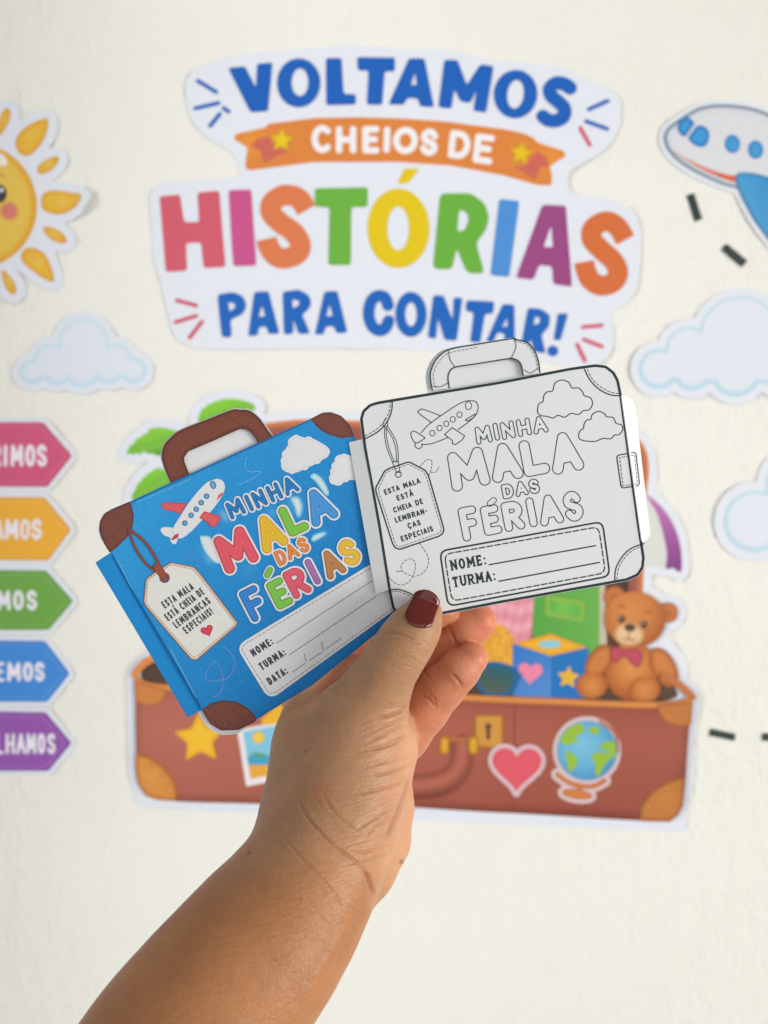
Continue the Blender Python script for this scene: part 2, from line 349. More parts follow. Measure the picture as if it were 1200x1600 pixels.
letter(poly(rnd([(357, 108), (383, 105), (400, 138), (402, 101), (426, 99), (419, 175), (392, 177)], 4)), bl)
letter(sub(ell((467, 131), 34, 38), ell((469, 130), 13, 21.5)), bl)
letter(poly(rnd([(509.5, 93), (534, 93), (537, 148), (556, 149), (556, 164.5), (510, 166)], 4)), bl)
letter(poly(rnd([(558, 91), (617, 91), (617, 113), (601, 113), (597, 165.5), (573, 165), (576, 112), (559, 112)], 4)), bl)
letter(sub(poly(rnd([(639, 92), (663, 93), (678, 169), (656, 168), (653, 155.5), (636.5, 154.5), (631, 165.5), (607, 165)], 4)), poly([(648.5, 113), (651, 134), (642, 134)])), bl)
letter(poly(rnd([(694, 95.5), (714.5, 96), (729, 135), (750, 102.5), (771, 105), (759, 177.5), (739, 175), (744, 143), (734, 163), (719, 160), (709.5, 141), (705, 171.5), (684.5, 169)], 4)), bl)
letter(sub(ell((805, 148.5), 34, 38, 8), ell((805, 148.5), 13, 22.5, 8)), bl)
letter(stroke(crv([(890, 139), (881, 133), (868, 131.5), (858.5, 140), (861, 151), (872, 160.5), (881, 171), (880, 183), (868, 190), (855, 188.5), (848, 183)]), 21), bl)
OR = (219, 130, 56)
rib = [(418, 195), (490, 186), (560, 184), (620, 186.5), (702, 192), (788, 203), (819, 210), (834, 217), (839, 224), (880, 237), (884, 245), (858, 261), (862, 275), (861, 291), (839, 290), (788, 275), (702, 260), (620, 254), (490, 255), (431, 262), (389, 267), (383, 263), (385, 245), (388, 232), (365, 218), (370, 210), (417, 200)]
rb = pr('ribbon', poly(rnd(rib, 5)), blot(flat(OR), [(395, 225, 22, (232, 150, 50), .8), (860, 250, 24, (232, 145, 50), .8)]), ti, 1)
pr('ribbon_fold', poly(rnd(R1([(495, 492), (530, 455), (590, 445), (612, 500), (690, 510), (558, 572), (550, 515)]), 3)), (204, 100, 84), rb, 2)
pr('ribbon_fold', poly(rnd(R2([(590, 560), (640, 555), (700, 490), (735, 512), (757, 560), (712, 565), (692, 622)]), 3)), (204, 100, 84), rb, 2)
pr('star', star((440.5, 221), 20, 4), edge((232, 196, 20), (214, 176, 16), 5), rb, 3, 1); pr('star', star((814, 241), 20, 8), edge((232, 190, 20), (214, 170, 16), 5), rb, 3, 1)
for ch, x0, x1, y0, y1, a in [('C', 487, 519, 197, 241, 0), ('H', 525, 557, 198, 241, 0), ('E', 566, 593, 198, 241, 0), ('I', 599, 610, 199, 240, -2), ('O', 614, 653, 200, 242, -3), ('S', 656, 685, 203, 245, -4), ('D', 701, 735, 206, 250, -6), ('E', 740, 771, 211, 257, -7)]:
    pr('letter', stroke(glyph(ch, ((x0 + x1) / 2, (y0 + y1) / 2), x1 - x0, y1 - y0, a, 10.2), 10.2), (238, 234, 234), rb, 2, 1.2)
letter(poly(rnd([(250, 308), (282, 305), (288, 348), (312, 348), (309, 302), (343, 299), (353, 418), (319, 420), (315, 380), (291, 381), (293, 424), (260, 426)], 5)), (209, 90, 106))
letter(poly(rnd([(357.5, 298), (393, 297), (401, 416), (365, 417)], 5)), (200, 80, 136))
letter(ribbon([(479, 329), (467, 311), (445, 306), (426, 317), (424, 333), (437, 348), (458, 363), (469, 380), (467, 395), (450, 404), (433, 402), (421, 388), (417, 374)], 32), (218, 120, 74))
letter(poly(rnd([(492, 295), (575, 294), (574, 325), (549, 325), (548, 415), (513, 415), (515, 325), (492, 324)], 5)), (106, 174, 58))
letter(union(sub(ell((622.5, 358), 48.5, 62), ell((622, 358), 17, 34)), poly(rnd([(632, 264), (655, 265), (638, 287), (620, 289)], 3))), (224, 194, 6))
letter(sub(poly(rnd([(687.5, 303), (736, 303), (757, 319), (764, 342), (757, 364.5), (743, 380), (757, 428), (729.5, 428), (713, 388), (706, 422), (676, 421)], 9)), poly(rnd([(717, 328), (729.5, 333), (732, 345), (726, 361), (714, 363)], 5))), (104, 172, 56))
letter(poly(rnd([(779.5, 312), (811, 315), (795, 434), (765.5, 431)], 5)), (72, 140, 208))
letter(sub(poly(rnd([(847, 321), (883.5, 322.5), (893, 449), (864, 445), (862, 417), (841.5, 415), (833, 438), (805.5, 435)], 5)), poly(rnd([(861, 352), (863.5, 387), (849, 386.5)], 2))), (152, 68, 126))
letter(ribbon([(976, 376), (963, 355), (945, 347), (926, 357.5), (924, 375), (938, 391), (957, 408), (965, 426), (957, 442), (938, 447), (922, 438), (915, 424), (912, 410)], 31), (212, 108, 54))
cb = edge((18, 98, 184), (12, 86, 168), 2)
letter(sub(poly(rnd([(340, 461), (363, 457), (380, 463), (386, 478), (380, 492), (360, 500), (363, 527), (347, 528)], 6)), poly([(357, 473), (367, 475), (368, 482), (359, 487)])), cb)
letter(sub(poly(rnd([(398, 457), (420, 456), (437, 522), (420, 523), (417, 511), (405, 512), (403, 525), (388, 526)], 4)), poly([(410, 477), (415, 495), (405, 496)])), cb)
letter(sub(poly(rnd([(442, 457), (467, 453), (483, 462), (487, 475), (480, 487), (472, 492), (485, 522), (467, 523), (458, 497), (459, 522), (444, 524)], 5)), poly([(457, 469), (467, 470), (468, 477), (458, 483)])), cb)
letter(sub(poly(rnd([(507, 456), (527, 455), (543, 520), (526, 522), (522, 510), (509, 511), (506, 523), (492, 524)], 4)), poly([(515, 476), (520, 494), (510, 495)])), cb)
letter(stroke(crv([(606, 478), (602, 467), (592, 463), (581, 470), (576, 490), (581, 509), (592, 517), (602, 513), (607, 502)]), 18), cb)
letter(sub(ell((642, 492), 24.5, 35), ell((642, 492), 9, 18.5)), cb)
letter(poly(rnd([(677, 462), (693, 462.5), (707, 501), (708.5, 465), (722.5, 466), (713, 533), (694.5, 532), (684, 497), (681, 530), (668, 528)], 4)), cb)
letter(poly(rnd([(729, 469.5), (772, 472), (770, 491), (757.5, 491), (750, 536), (734, 535), (740, 489), (727, 486)], 4)), cb)
letter(sub(poly(rnd([(785, 476), (803, 477), (804, 543), (787, 543), (788, 522), (777, 520), (770, 536), (759, 534)], 4)), poly([(792, 497), (792.5, 511), (784, 511)])), cb)
letter(sub(poly(rnd([(824, 482), (845, 483.5), (859, 494), (857, 511.5), (845, 524), (852, 553), (833, 550), (829, 529), (824, 543), (813, 541)], 5)), poly([(835, 496), (843, 497.5), (842, 506), (833, 509)])), cb)
letter(union(poly(rnd([(871, 490.5), (887, 490.5), (875, 532.5), (864, 532)], 3)), circ((863, 549), 8.5)), cb)
for a, b, c in [((310, 128.5), (339, 146), BL), ((306, 171), (342, 163), BL), ((329, 198), (344, 180), BL), ((350, 171), (358, 176), BL), ((919, 172.5), (948.5, 159.5), BL), ((915, 191), (948, 202.5), BL), ((906, 201.5), (920.5, 228), (212, 84, 108)),
                ((277, 470), (307, 478), (208, 84, 106)), ((275, 504), (307, 494), (208, 84, 106)), ((297, 528), (316, 503), (208, 84, 106)), ((910, 511.5), (939.5, 509), (208, 84, 106)), ((911.5, 531), (939.5, 542), (208, 84, 106)), ((901, 539), (913, 564), (208, 84, 106))]:
    pr('spark_line', stroke([a, b], 6.2), c, ti, 2, 1.2)

# ------------------------------------------------------------------ sun
R5 = zm(0, 150, 3.333)
sn = wall_thing('sun_cutout', 'yellow paper sun cutout with orange petal rays and a pink cheek', 'wall cutout', -40, 323)
body = circ((-40, 323), 98.5)
rays = [poly(R5(q), smooth=True) for q in (
    [(255, 128), (250, 190), (215, 260), (165, 310), (120, 312), (90, 275), (90, 225), (130, 175), (190, 140), (235, 125)], [(310, 322), (305, 350), (270, 390), (225, 410), (200, 400), (205, 370), (240, 340), (285, 322)],
    [(218, 555), (230, 510), (290, 495), (380, 508), (425, 520), (428, 545), (390, 590), (320, 618), (255, 610), (225, 590)], [(230, 685), (280, 690), (325, 715), (352, 755), (330, 770), (280, 755), (245, 725)],
    [(115, 835), (135, 800), (180, 795), (230, 820), (260, 870), (282, 940), (275, 970), (225, 950), (165, 905), (125, 870)], [(15, 910), (55, 940), (85, 985), (88, 1025), (65, 1035), (30, 990)],
    [(40, 68), (60, 90), (50, 140), (12, 200), (-10, 205), (0, 130), (20, 85)])]
def petal(ang, r0, r1, wd):
    a = math.radians(ang); u = (math.cos(a), -math.sin(a)); v = (u[1], -u[0])
    return poly([(-40 + u[0] * r + v[0] * s, 323 + u[1] * r + v[1] * s) for r, s in ((r0, 0), (r0 + (r1 - r0) * .2, wd), (r0 + (r1 - r0) * .55, wd * .85), (r1, wd * .15), (r1, -wd * .15), (r0 + (r1 - r0) * .55, -wd * .85), (r0 + (r1 - r0) * .2, -wd))], smooth=True)
for i, a in enumerate(range(100, 275, 27)): rays.append(petal(a, 106, 166 if i % 2 else 142, 18 if i % 2 else 9))
def sunbend(X, Y):                                  # the free tip at the right curls off the wall
    t = np.clip((X - 92) / 48, 0, 1) ** 2 * np.exp(-((Y - 318) / 45) ** 2) * .007
    return np.stack([np.zeros_like(t), -t, np.zeros_like(t)], -1)
paper(sn, off(union(body, *rays), 14), 3, bend=sunbend)
for q in rays: pr('ray', q, blot(edge((231, 180, 52), (224, 158, 34), 8), [((q.bb[0] + q.bb[2]) / 2, (q.bb[1] + q.bb[3]) / 2 - 3, 9, (228, 192, 88), .7)]), sn, 2, 1.5, sunbend)
f = pr('face', body, blot(edge((228, 190, 76), (226, 160, 36), 16), [(-60, 280, 60, (236, 204, 104), .5)]), sn, 1, 2)
for ex in (2, -82):
    e = pr('eye', ell((ex, 304), 10, 14), edge((52, 58, 66), (38, 42, 50), 5), f, 2, 1); pr('highlight', circ((ex + 2, 298.5), 3.2), (240, 240, 245), e, 3, .8)
pr('cheek', circ((16, 331), 14.5), edge((212, 122, 108), (222, 150, 88), 7), f, 2, 1.2); pr('cheek', circ((-96, 331), 14.5), edge((212, 122, 108), (222, 150, 88), 7), f, 2, 1.2)
pr('mouth', stroke(crv([(-62, 346), (-40, 356), (-18, 346)]), 5), (150, 70, 50), f, 2)
pr('eyebrow', stroke(crv([(-4, 277), (2, 274.5), (8, 277)]), 3), (186, 140, 60), f, 2, 1); pr('highlight', poly(R5([(-20, 300), (20, 310), (42, 345), (35, 368), (0, 360), (-30, 345)]), smooth=True), (240, 234, 216), f, 2)

# ------------------------------------------------------------------ clouds
R7 = zm(960, 430, 3.404)
def cloud(label, zz, cs, sc, border, rim=(176, 212, 226)):
    cs = [(zz([(x, y)])[0], r / sc) for x, y, r in cs]; sh = union(*[circ(c, r) for c, r in cs]); cx = (sh.bb[0] + sh.bb[2]) / 2; y0, y1 = sh.bb[1], sh.bb[3]
    cen = sorted([c for c, r in cs], key=lambda p: math.atan2(p[1] - sum(c[1] for c, r in cs) / len(cs), p[0] - sum(c[0] for c, r in cs) / len(cs)))
    sh = union(sh, off(poly(cen), .62 * min(r for c, r in cs)))
    t = wall_thing('cloud_cutout', label, 'wall cutout', cx, (y0 + y1) / 2, 'paper clouds on the wall')
    paper(t, off(sh, border), 3)
    def c(X, Y, D):
        low = np.clip((Y - y0) / (y1 - y0), 0, 1)[..., None]; wd = 5 + 9 * low[..., 0] ** 2
        k = np.clip(-D / wd, 0, 1)[..., None]; k = k * k * (3 - 2 * k); return np.asarray(rim, float) * (1 - k) + np.array((222., 226, 234)) * k
    pr('cloud_print', sh, c, t, 1, 1.8)
    return t
cloud('small white paper cloud below the sun', R5, [(170, 1438, 66), (262, 1372, 80), (440, 1290, 130), (610, 1372, 80), (698, 1430, 68), (430, 1425, 96), (300, 1430, 78), (570, 1430, 72)], 3.333, 11, (190, 220, 234))
cloud('large white paper cloud below the airplane', R7, [(232, 500, 106), (392, 400, 124), (665, 330, 216), (640, 515, 132), (410, 515, 100), (990, 400, 124), (1150, 500, 106), (900, 520, 110)], 3.404, 13)
cloud('white paper cloud cut off by the frame, level with the purple parasol', R7, [(740, 1310, 162), (985, 1130, 185), (1000, 1350, 150), (1240, 1310, 160)], 3.404, 15)

# ------------------------------------------------------------------ airplane
R6 = zm(960, 130, 5.0)
ap = wall_thing('airplane_cutout', 'white paper airplane cutout with blue wing and windows', 'wall cutout', 1200, 240)
fus = poly(crv(R6([(380, 440), (400, 370), (470, 310), (620, 215), (740, 178), (860, 173), (1000, 185), (1120, 214), (1200, 245), (1500, 370), (1900, 560), (2100, 690), (2080, 760), (1900, 830), (1500, 890), (1200, 880), (950, 828), (850, 803), (700, 740), (550, 660), (450, 580), (400, 510)]), True, 5))
wing = poly(rnd(R6([(930, 720), (1000, 700), (1100, 712), (1300, 770), (1560, 900), (1640, 1300), (1600, 1460), (1500, 1500), (1330, 1400), (1200, 1238), (1080, 1080), (1000, 930), (945, 800)]), 10))
fin = poly(rnd(R6([(1800, 560), (2080, 300), (2220, 300), (2100, 720)]), 8))
paper(ap, off(union(fus, wing, fin), 7), 3)
pr('tail_fin', fin, edge((58, 134, 196), (40, 100, 160), 5), ap, 1, 2)
fo = pr('fuselage', fus, edge((216, 217, 220), (206, 208, 213), 20), ap, 2, 2.5)
pr('outline', inter(ring(off(fus, -2.4), 4.8), fus), grad((1040, 150), (1100, 300), (112, 134, 152), (130, 148, 164)), fo, 3, 1.4)
pr('stripe', poly(crv(R6([(430, 525), (550, 592), (700, 665), (850, 715), (1000, 745), (1000, 785), (920, 775), (800, 735), (640, 660), (500, 575)]), True, 4)), grad((1046, 236), (1120, 278), (226, 160, 140), (214, 96, 66)), fo, 3, 1.2)
wb = edge((62, 150, 210), (28, 108, 178), 7)
pr('window', poly(rnd(R6([(480, 355), (510, 290), (570, 272), (622, 322), (540, 435), (500, 405)]), 4)), wb, fo, 3, 1); pr('window', poly(rnd(R6([(560, 440), (640, 338), (700, 345), (738, 400), (722, 480), (680, 515), (610, 492)]), 5)), wb, fo, 3, 1)
for c in ((915, 482), (1097, 525), (1280, 578), (1460, 640), (1640, 705)): pr('window', ell(R6([c])[0], 12, 14.4), edge((66, 152, 208), (24, 112, 178), 4.5), fo, 3, 1)
pr('wing', wing, lambda X, Y, D: grad((1150, 290), (1230, 260), (74, 158, 208), (44, 128, 190))(X, Y, D) * (0.75 + .25 * np.clip(-D / 5, 0, 1))[..., None], ap, 4, 2)

# ------------------------------------------------------------------ black dashes of the flight path
for lb, q in (('short black tape dash hanging under the airplane nose', [(1072, 306), (1084, 302), (1097, 342), (1085, 347)]), ('slanted black tape dash above the large cloud', [(1134, 381), (1167, 408), (1158, 418), (1126, 391)]),
              ('black tape dash right of the suitcase lock, whole in view', [(1109.6, 1137.8), (1149, 1146.5), (1147, 1157.6), (1107, 1149.4)]), ('black tape dash cut off by the right picture edge', [(1191, 1145), (1235, 1147), (1234, 1158), (1190, 1157)])):
    o = emit('tape_dash', poly(rnd(q, 1)), (48, 60, 56), WP, .0010, None, 1.2, M_POSTER, .0007)
    o['label'] = lb; o['category'] = 'tape'; o['group'] = 'black dashes of the flight path'

# ------------------------------------------------------------------ arrow signs
signs = [('pink', (207, 84, 120), (182, 62, 98), [(69, 660), (114, 712), (75, 761), (0, 759), (0, 660)], [('R', -13, 3), ('I', 5, 15), ('M', 18, 38), ('O', 41, 57), ('S', 59, 75)], 695, 729),
         ('orange', (236, 172, 48), (214, 146, 30), [(71, 777), (112.5, 827), (77, 875.6), (0, 874), (0, 776)], [('A', -10, 7), ('M', 9, 30), ('O', 33, 48), ('S', 50, 67)], 811, 843),
         ('green', (108, 164, 66), (84, 138, 46), [(73, 891), (115.5, 939), (77, 984), (0, 984), (0, 889)], [('M', -3, 18), ('O', 22, 39), ('S', 43, 60)], 922, 953),
         ('blue', (62, 136, 214), (44, 110, 186), [(71, 1001), (110, 1052), (75, 1096), (0, 1095), (0, 998)], [('E', -4, 9), ('M', 13, 34), ('O', 37, 53), ('S', 55, 71)], 1034, 1064),
         ('purple', (148, 84, 170), (112, 60, 136), [(73, 1112), (112.5, 1160.6), (77, 1203.7), (0, 1202.6), (0, 1108)], [('L', -5, 8), ('H', 11, 25), ('A', 27, 42), ('M', 43, 58), ('O', 60, 72), ('S', 75, 88)], 1145, 1177)]
for nm, c, ce, pts, ls, y0, y1 in signs:
    t = wall_thing('arrow_sign', nm + ' paper arrow sign pointing right with white lettering', 'wall cutout', 20, pts[1][1], 'paper arrow signs at the left')
    full = [pts[0], pts[1], pts[2], (-230, pts[3][1]), (-230, pts[4][1])]; sh = poly(rnd(full, 4))
    paper(t, off(sh, 7.5), 3)
    b = pr('arrow_print', sh, edge(c, ce, 4), t, 1, 2)
    inn = [(x - (9 if x > 90 else 5 if x > 10 else -8), y + (6 if y < pts[1][1] - 5 else -6 if y > pts[1][1] + 5 else 0)) for x, y in full]
    pr('stitching', stroke(dash(inn + [inn[0]], 4, 2.6), 1.2), tuple(np.array(c) * .7 + 255 * .3), t, 2, .9)
    for ch, x0, x1 in ls:
        w_ = 4.6 if x1 - x0 < 16 and ch != 'I' else 5.6
        pr('letter', stroke(glyph(ch, ((x0 + x1) / 2, (y0 + y1) / 2), x1 - x0, y1 - y0, 0, w_), w_), (236, 232, 238), t, 2, 1.1)

#=POSTER=#
# ------------------------------------------------------------------ open suitcase poster
Z4 = zm(740, 880, 3.333); Z5 = zm(640, 1060, 2.609); Z6 = zm(180, 1010, 4.0); ZA = zm(140, 610, 4.615); Z8 = zm(170, 600, 2.79)
sp = wall_thing('suitcase_cutout', 'large paper cutout of an open brown suitcase packed with toys', 'wall cutout', 640, 1000)
bodyp = poly(rnd([(234, 1029), (212, 1052), (212, 1094), (215, 1172), (214, 1200), (217, 1222), (230, 1242), (280, 1250), (422, 1254), (640, 1259), (993, 1279), (1046, 1282), (1065, 1259), (1069, 1213), (1074, 1135), (1081, 1094), (1080, 1083), (1052, 1058), (980, 1030), (640, 1016), (300, 1012)], 7))
lid = poly(rnd([(392, 664), (470, 655), (900, 668), (985, 672), (1010, 700), (1014, 735), (1008, 780), (1000, 1050), (380, 1040)], 16))
fr1 = poly([(310, 659), (313, 643), (328, 630), (356, 622), (385, 626), (400, 634), (399, 641), (370, 655), (330, 672)], smooth=True)
fr2 = poly([(196, 711), (203, 697), (214, 685), (229, 676), (236, 668), (257, 667), (279, 673), (300, 690), (280, 712), (253, 714), (237, 711), (227, 707), (220, 711)], 4)
fr3 = poly([(205, 779), (209, 766), (220, 749), (233, 738), (248, 729), (268, 738), (300, 760), (260, 800), (225, 800)], 5)
para = poly(crv([(1008, 772), (1027, 786), (1045, 809), (1057, 835), (1063, 865), (1062, 893), (1050, 888), (1038, 888), (1020, 884), (1000, 880), (990, 800)], True, 4))
bear_sh = union(ell(Z4([(835, 290)])[0], 48, 43.5), circ(Z4([(730, 175)])[0], 17), circ(Z4([(1005, 255)])[0], 16), ell(Z4([(820, 560)])[0], 42, 44), ell(Z4([(990, 540)])[0], 22, 32, -25))
bag = poly([(300, 700), (980, 700), (1040, 1060), (260, 1060)])
paper(sp, union(off(union(bodyp, lid, fr1, fr2, fr3, para, bear_sh), 13), poly(rnd([(205, 1225), (1074, 1262), (1072, 1300), (215, 1262)], 10))), 4)
def frond(sh, a, b):
    a, b = np.array(a, float), np.array(b, float); v = (b - a) / np.linalg.norm(b - a)
    def c(X, Y, D):
        s = (X - a[0]) * v[0] + (Y - a[1]) * v[1]; q = -(X - a[0]) * v[1] + (Y - a[1]) * v[0]
        rib = np.exp(-(q / 2.2) ** 2) * .8; st = .5 + .5 * np.sin((s - np.abs(q) * .8) * .55)
        k = np.clip(.45 - q / 40 + .18 * st, 0, 1)[..., None]; out = np.array((88., 156, 52)) * (1 - k) + np.array((132., 200, 54)) * k
        return out * (1 - rib[..., None] * .5) + np.array((170., 212, 90)) * rib[..., None] * .5
    def jag(X, Y):
        t = (X - a[0]) * v[0] + (Y - a[1]) * v[1]; q = -(X - a[0]) * v[1] + (Y - a[1]) * v[0]
        return sh.f(X, Y) + 4.2 * np.abs((((t - .7 * np.abs(q)) / 9.) % 1) - .35)
    pr('palm_frond', Sh(jag, sh.bb), c, sp, 1, 1.1)
frond(fr1, (306, 668), (402, 634)); frond(fr2, (196, 712), (300, 680)); frond(fr3, (203, 782), (290, 735))
ld = pr('suitcase_lid', lid, edge((150, 84, 74), (216, 128, 62), 15), sp, 1, 4)
pr('lid_interior', poly(rnd([(420, 700), (975, 700), (985, 1040), (400, 1040)], 20)), edge((92, 58, 46), (70, 44, 36), 20), ld, 2, 5)
um = pr('parasol', para, lambda X, Y, D: np.broadcast_to(np.array((216., 216, 210)), X.shape + (3,)), sp, 2, 2)
pr('parasol_stripe', poly(crv([(1009, 773), (1027.6, 787), (1045, 809), (1057, 835), (1063, 865), (1062, 893), (1050, 887), (1039, 888), (1041, 865), (1035, 832.5), (1026, 803), (1014, 783)], True, 4)), grad((1015, 780), (1052, 890), (196, 120, 180), (132, 62, 132)), um, 3, 1.4)
pr('suitcase_interior', poly(rnd([(236, 1034), (220, 1050), (226, 1066), (262, 1078), (1020, 1100), (1060, 1088), (1048, 1064), (980, 1036)], 8)), (84, 62, 50), sp, 3, 3)
pr('book', poly(rnd(Z4([(310, 120), (655, 110), (690, 470), (655, 560), (300, 560)]), 3)), lambda X, Y, D: grad((830, 920), (940, 920), (84, 160, 66), (104, 172, 72))(X, Y, D), sp, 4, 2)
pr('book_pages', poly(Z4([(652, 110), (682, 110), (690, 420), (650, 420)])), (196, 186, 160), sp, 5, 1.5)
bl_ = pr('book_label', poly(rnd(Z4([(372, 165), (575, 200), (565, 303), (372, 270)]), 4)), (140, 178, 66), sp, 5, 1.2); pr('book_label_field', poly(rnd(Z4([(392, 188), (555, 215), (548, 282), (392, 252)]), 3)), blot(flat((92, 176, 70)), [(880, 949, 12, (130, 190, 76), .8)]), sp, 6, 1.2)
pr('towel', poly(rnd(Z4([(60, 160), (312, 160), (300, 380), (260, 420), (60, 420)]), 4)), lambda X, Y, D: np.array((226., 150, 160)) + (13 * np.sin(Y * .22 + .8 * np.sin(X * .13)) + 6 * np.sin(X * .41 + Y * .1))[..., None] * np.array((.5, 1, 1)), sp, 5, 1.5)
pr('fruit_basket', poly(crv(Z4([(30, 400), (60, 340), (130, 315), (190, 360), (215, 420), (205, 560), (150, 640), (20, 640)]), True, 4)), lambda X, Y, D: np.array((224., 160, 52)) + (15 * np.sin(X * .33 + 2 * np.sin(Y * .21)) * np.sin(Y * .37 + 1.5 * np.sin(X * .17)))[..., None] * np.array((1, 1, .4)), sp, 6, 1.5)
bk = pr('toy_block', poly(rnd(Z4([(200, 418), (400, 363), (592, 436), (588, 560), (580, 700), (400, 710), (200, 690)]), 3)), lambda X, Y, D: np.where((X > 860)[..., None], np.array((26., 112, 182)), grad((800, 1010), (850, 1085), (46, 116, 190), (84, 136, 200))(X, Y, D)), sp, 7, 1.2)
pr('block_top', poly(Z4([(205, 416), (400, 364), (590, 436), (398, 481)])), edge((232, 172, 34), (222, 152, 26), 5), bk, 8, 1); pr('cloud_print', poly(Z4([(335, 415), (365, 402), (420, 398), (448, 415), (440, 432), (380, 440), (345, 432)]), smooth=True), (136, 196, 212), bk, 9, 1)
pr('heart_print', heart(Z4([(292, 565)])[0], 19, 4), (232, 132, 158), bk, 8, 1); pr('star_print', star(Z4([(490, 592)])[0], 19, 6), (226, 176, 44), bk, 8, 1)
sg = pr('sunglasses', union(poly(crv(Z4([(5, 590), (20, 540), (90, 510), (180, 525), (235, 570), (205, 665), (120, 690), (35, 665)]), True, 4)), stroke(Z4([(190, 545), (250, 575), (230, 600)]), 4)), (24, 96, 150), sp, 8, 1.2)
pr('lens', poly(crv(Z4([(18, 595), (32, 552), (92, 528), (170, 540), (205, 580), (185, 650), (120, 672), (45, 652)]), True, 4)), grad((775, 1040), (765, 1085), (36, 92, 108), (92, 92, 66)), sg, 9, 1.2)
# teddy bear
bc = lambda c, r: ball(c, r, (212, 138, 72), (200, 120, 56), (168, 88, 36))
tb = pr('teddy_bear', ell(Z4([(820, 560)])[0], 42, 46), ball(Z4([(820, 540)])[0], 50, (218, 146, 76), (202, 122, 56), (164, 86, 34)), sp, 7, 1.2)
for c, rx, ry, a in (((650, 510), 18, 30, 35), ((985, 540), 19, 34, -28)): pr('arm', ell(Z4([c])[0], rx, ry, a), edge((202, 124, 60), (166, 88, 36), 10), tb, 8, 1.2)
for c in ((612, 632), (885, 655)): fq = Z4([c])[0]; pr('foot', ell(fq, 25, 20.5, -10), bc(fq, 26), tb, 9, 1.2)
for c, r in (((730, 175), 17), ((1005, 255), 16)): eq = Z4([c])[0]; e_ = pr('ear', circ(eq, r), edge((196, 116, 54), (166, 90, 40), 5), tb, 8, 1.1); pr('inner_ear', circ((eq[0] + (1.5 if c[0] < 900 else -1), eq[1] + 2), r * .58), edge((180, 100, 52), (196, 116, 54), 4), e_, 9, 1)
hd = pr('head', ell(Z4([(835, 290)])[0], 48, 43.5, 5), ball(Z4([(815, 250)])[0], 62, (210, 136, 70), (200, 122, 58), (160, 84, 36)), tb, 10, 1.2)
pr('muzzle', ell(Z4([(803, 368)])[0], 24, 19, 6), edge((226, 190, 146), (200, 140, 84), 8), hd, 11, 1); pr('nose', ell(Z4([(808, 333)])[0], 8.5, 5.8, 5), edge((92, 62, 50), (60, 40, 36), 3), hd, 12, .9)
for c in ((765, 288), (880, 316)): q = Z4([c])[0]; ey = pr('eye', ell(q, 5, 5.8), (58, 46, 42), hd, 12, .8); pr('highlight', circ((q[0] - 1.5, q[1] - 2), 1.4), (220, 214, 208), ey, 13, .6)
pr('mouth', stroke([crv(Z4([(770, 385), (788, 396), (800, 386), (800, 360)])), crv(Z4([(800, 386), (815, 400), (835, 390)]))], 1.6), (120, 72, 46), hd, 12, .8)
for c in ((768, 222), (905, 252)): q = Z4([c])[0]; pr('eyebrow', stroke(crv([(q[0] - 4, q[1] + 1), (q[0], q[1] - 1.5), (q[0] + 4, q[1] + 1)]), 2), (160, 84, 40), hd, 12, .8)
pr('bow_tie', union(poly(crv(Z4([(775, 460), (730, 430), (706, 450), (712, 500), (735, 515)]), True, 4)), poly(crv(Z4([(780, 460), (830, 440), (868, 465), (862, 520), (835, 535)]), True, 4)), circ(Z4([(778, 466)])[0], 5.5)), edge((190, 74, 92), (160, 54, 76), 4), tb, 11, 1)
# suitcase front
fp = poly(rnd([(213, 1066), (262, 1074), (500, 1080), (800, 1093), (1023, 1100), (1078, 1095), (1074, 1135), (1069, 1213), (1065, 1259), (1046, 1282), (993, 1279), (640, 1259), (422, 1254), (280, 1250), (230, 1242), (217, 1222), (214, 1200), (215, 1172)], 6))
sf = pr('suitcase_front', fp, lambda X, Y, D: (np.exp(-((Y - 1150 - (X - 640) * .03) / 45) ** 2) * 9)[..., None] * np.array((1, .7, .6)) + np.array((156., 80, 62)) * (0.86 + .14 * np.clip(-D / 16, 0, 1))[..., None] + (np.clip((900 - X) / 600, 0, 1) * 18)[..., None] * np.array((1, 1, 1)) - (np.exp(-np.clip(-D, 0, 99) / 12) * np.clip((Y - 1180) / 80, 0, 1) * 18)[..., None], sp, 14, 3)  # colour lightened towards the left to imitate glare on the print
pr('rim', ribbon([(214, 1060), (262, 1073), (500, 1079), (717, 1088), (801, 1092), (1023, 1100), (1079, 1092)], 11), lambda X, Y, D: np.array((216., 140, 74)) - (np.clip(D + 4, 0, 4) * 9)[..., None], sf, 15, 1.5)
pr('rim', ribbon([(218, 1056), (214, 1050), (234, 1031), (262, 1024)], 11), (222, 136, 66), sf, 15, 1.5); pr('rim', ribbon([(1079, 1092), (1076, 1084), (1050, 1062), (1030, 1054)], 12), (190, 112, 58), sf, 15, 1.5)
gold = lambda cx, cy: blot(edge((214, 140, 62), (178, 104, 46), 8), [(cx, cy, 14, (226, 156, 78), .5)])
pr('corner_bracket', poly(rnd([(214, 1174), (235, 1179), (257.5, 1195), (274, 1215), (279, 1235), (277.5, 1249), (247.5, 1247.5), (230, 1241), (217.5, 1222.5), (214, 1200)], 5)), gold(240, 1210), sf, 16, 1.4)
pr('corner_bracket', poly(rnd([(996.5, 1280), (998, 1255.5), (1014, 1236), (1042.5, 1217), (1067, 1211), (1065.5, 1252), (1058, 1271), (1042.5, 1281.5)], 5)), blot(edge((190, 118, 52), (156, 90, 38), 8), [(1035, 1245, 16, (206, 134, 62), .5)]), sf, 16, 1.4)
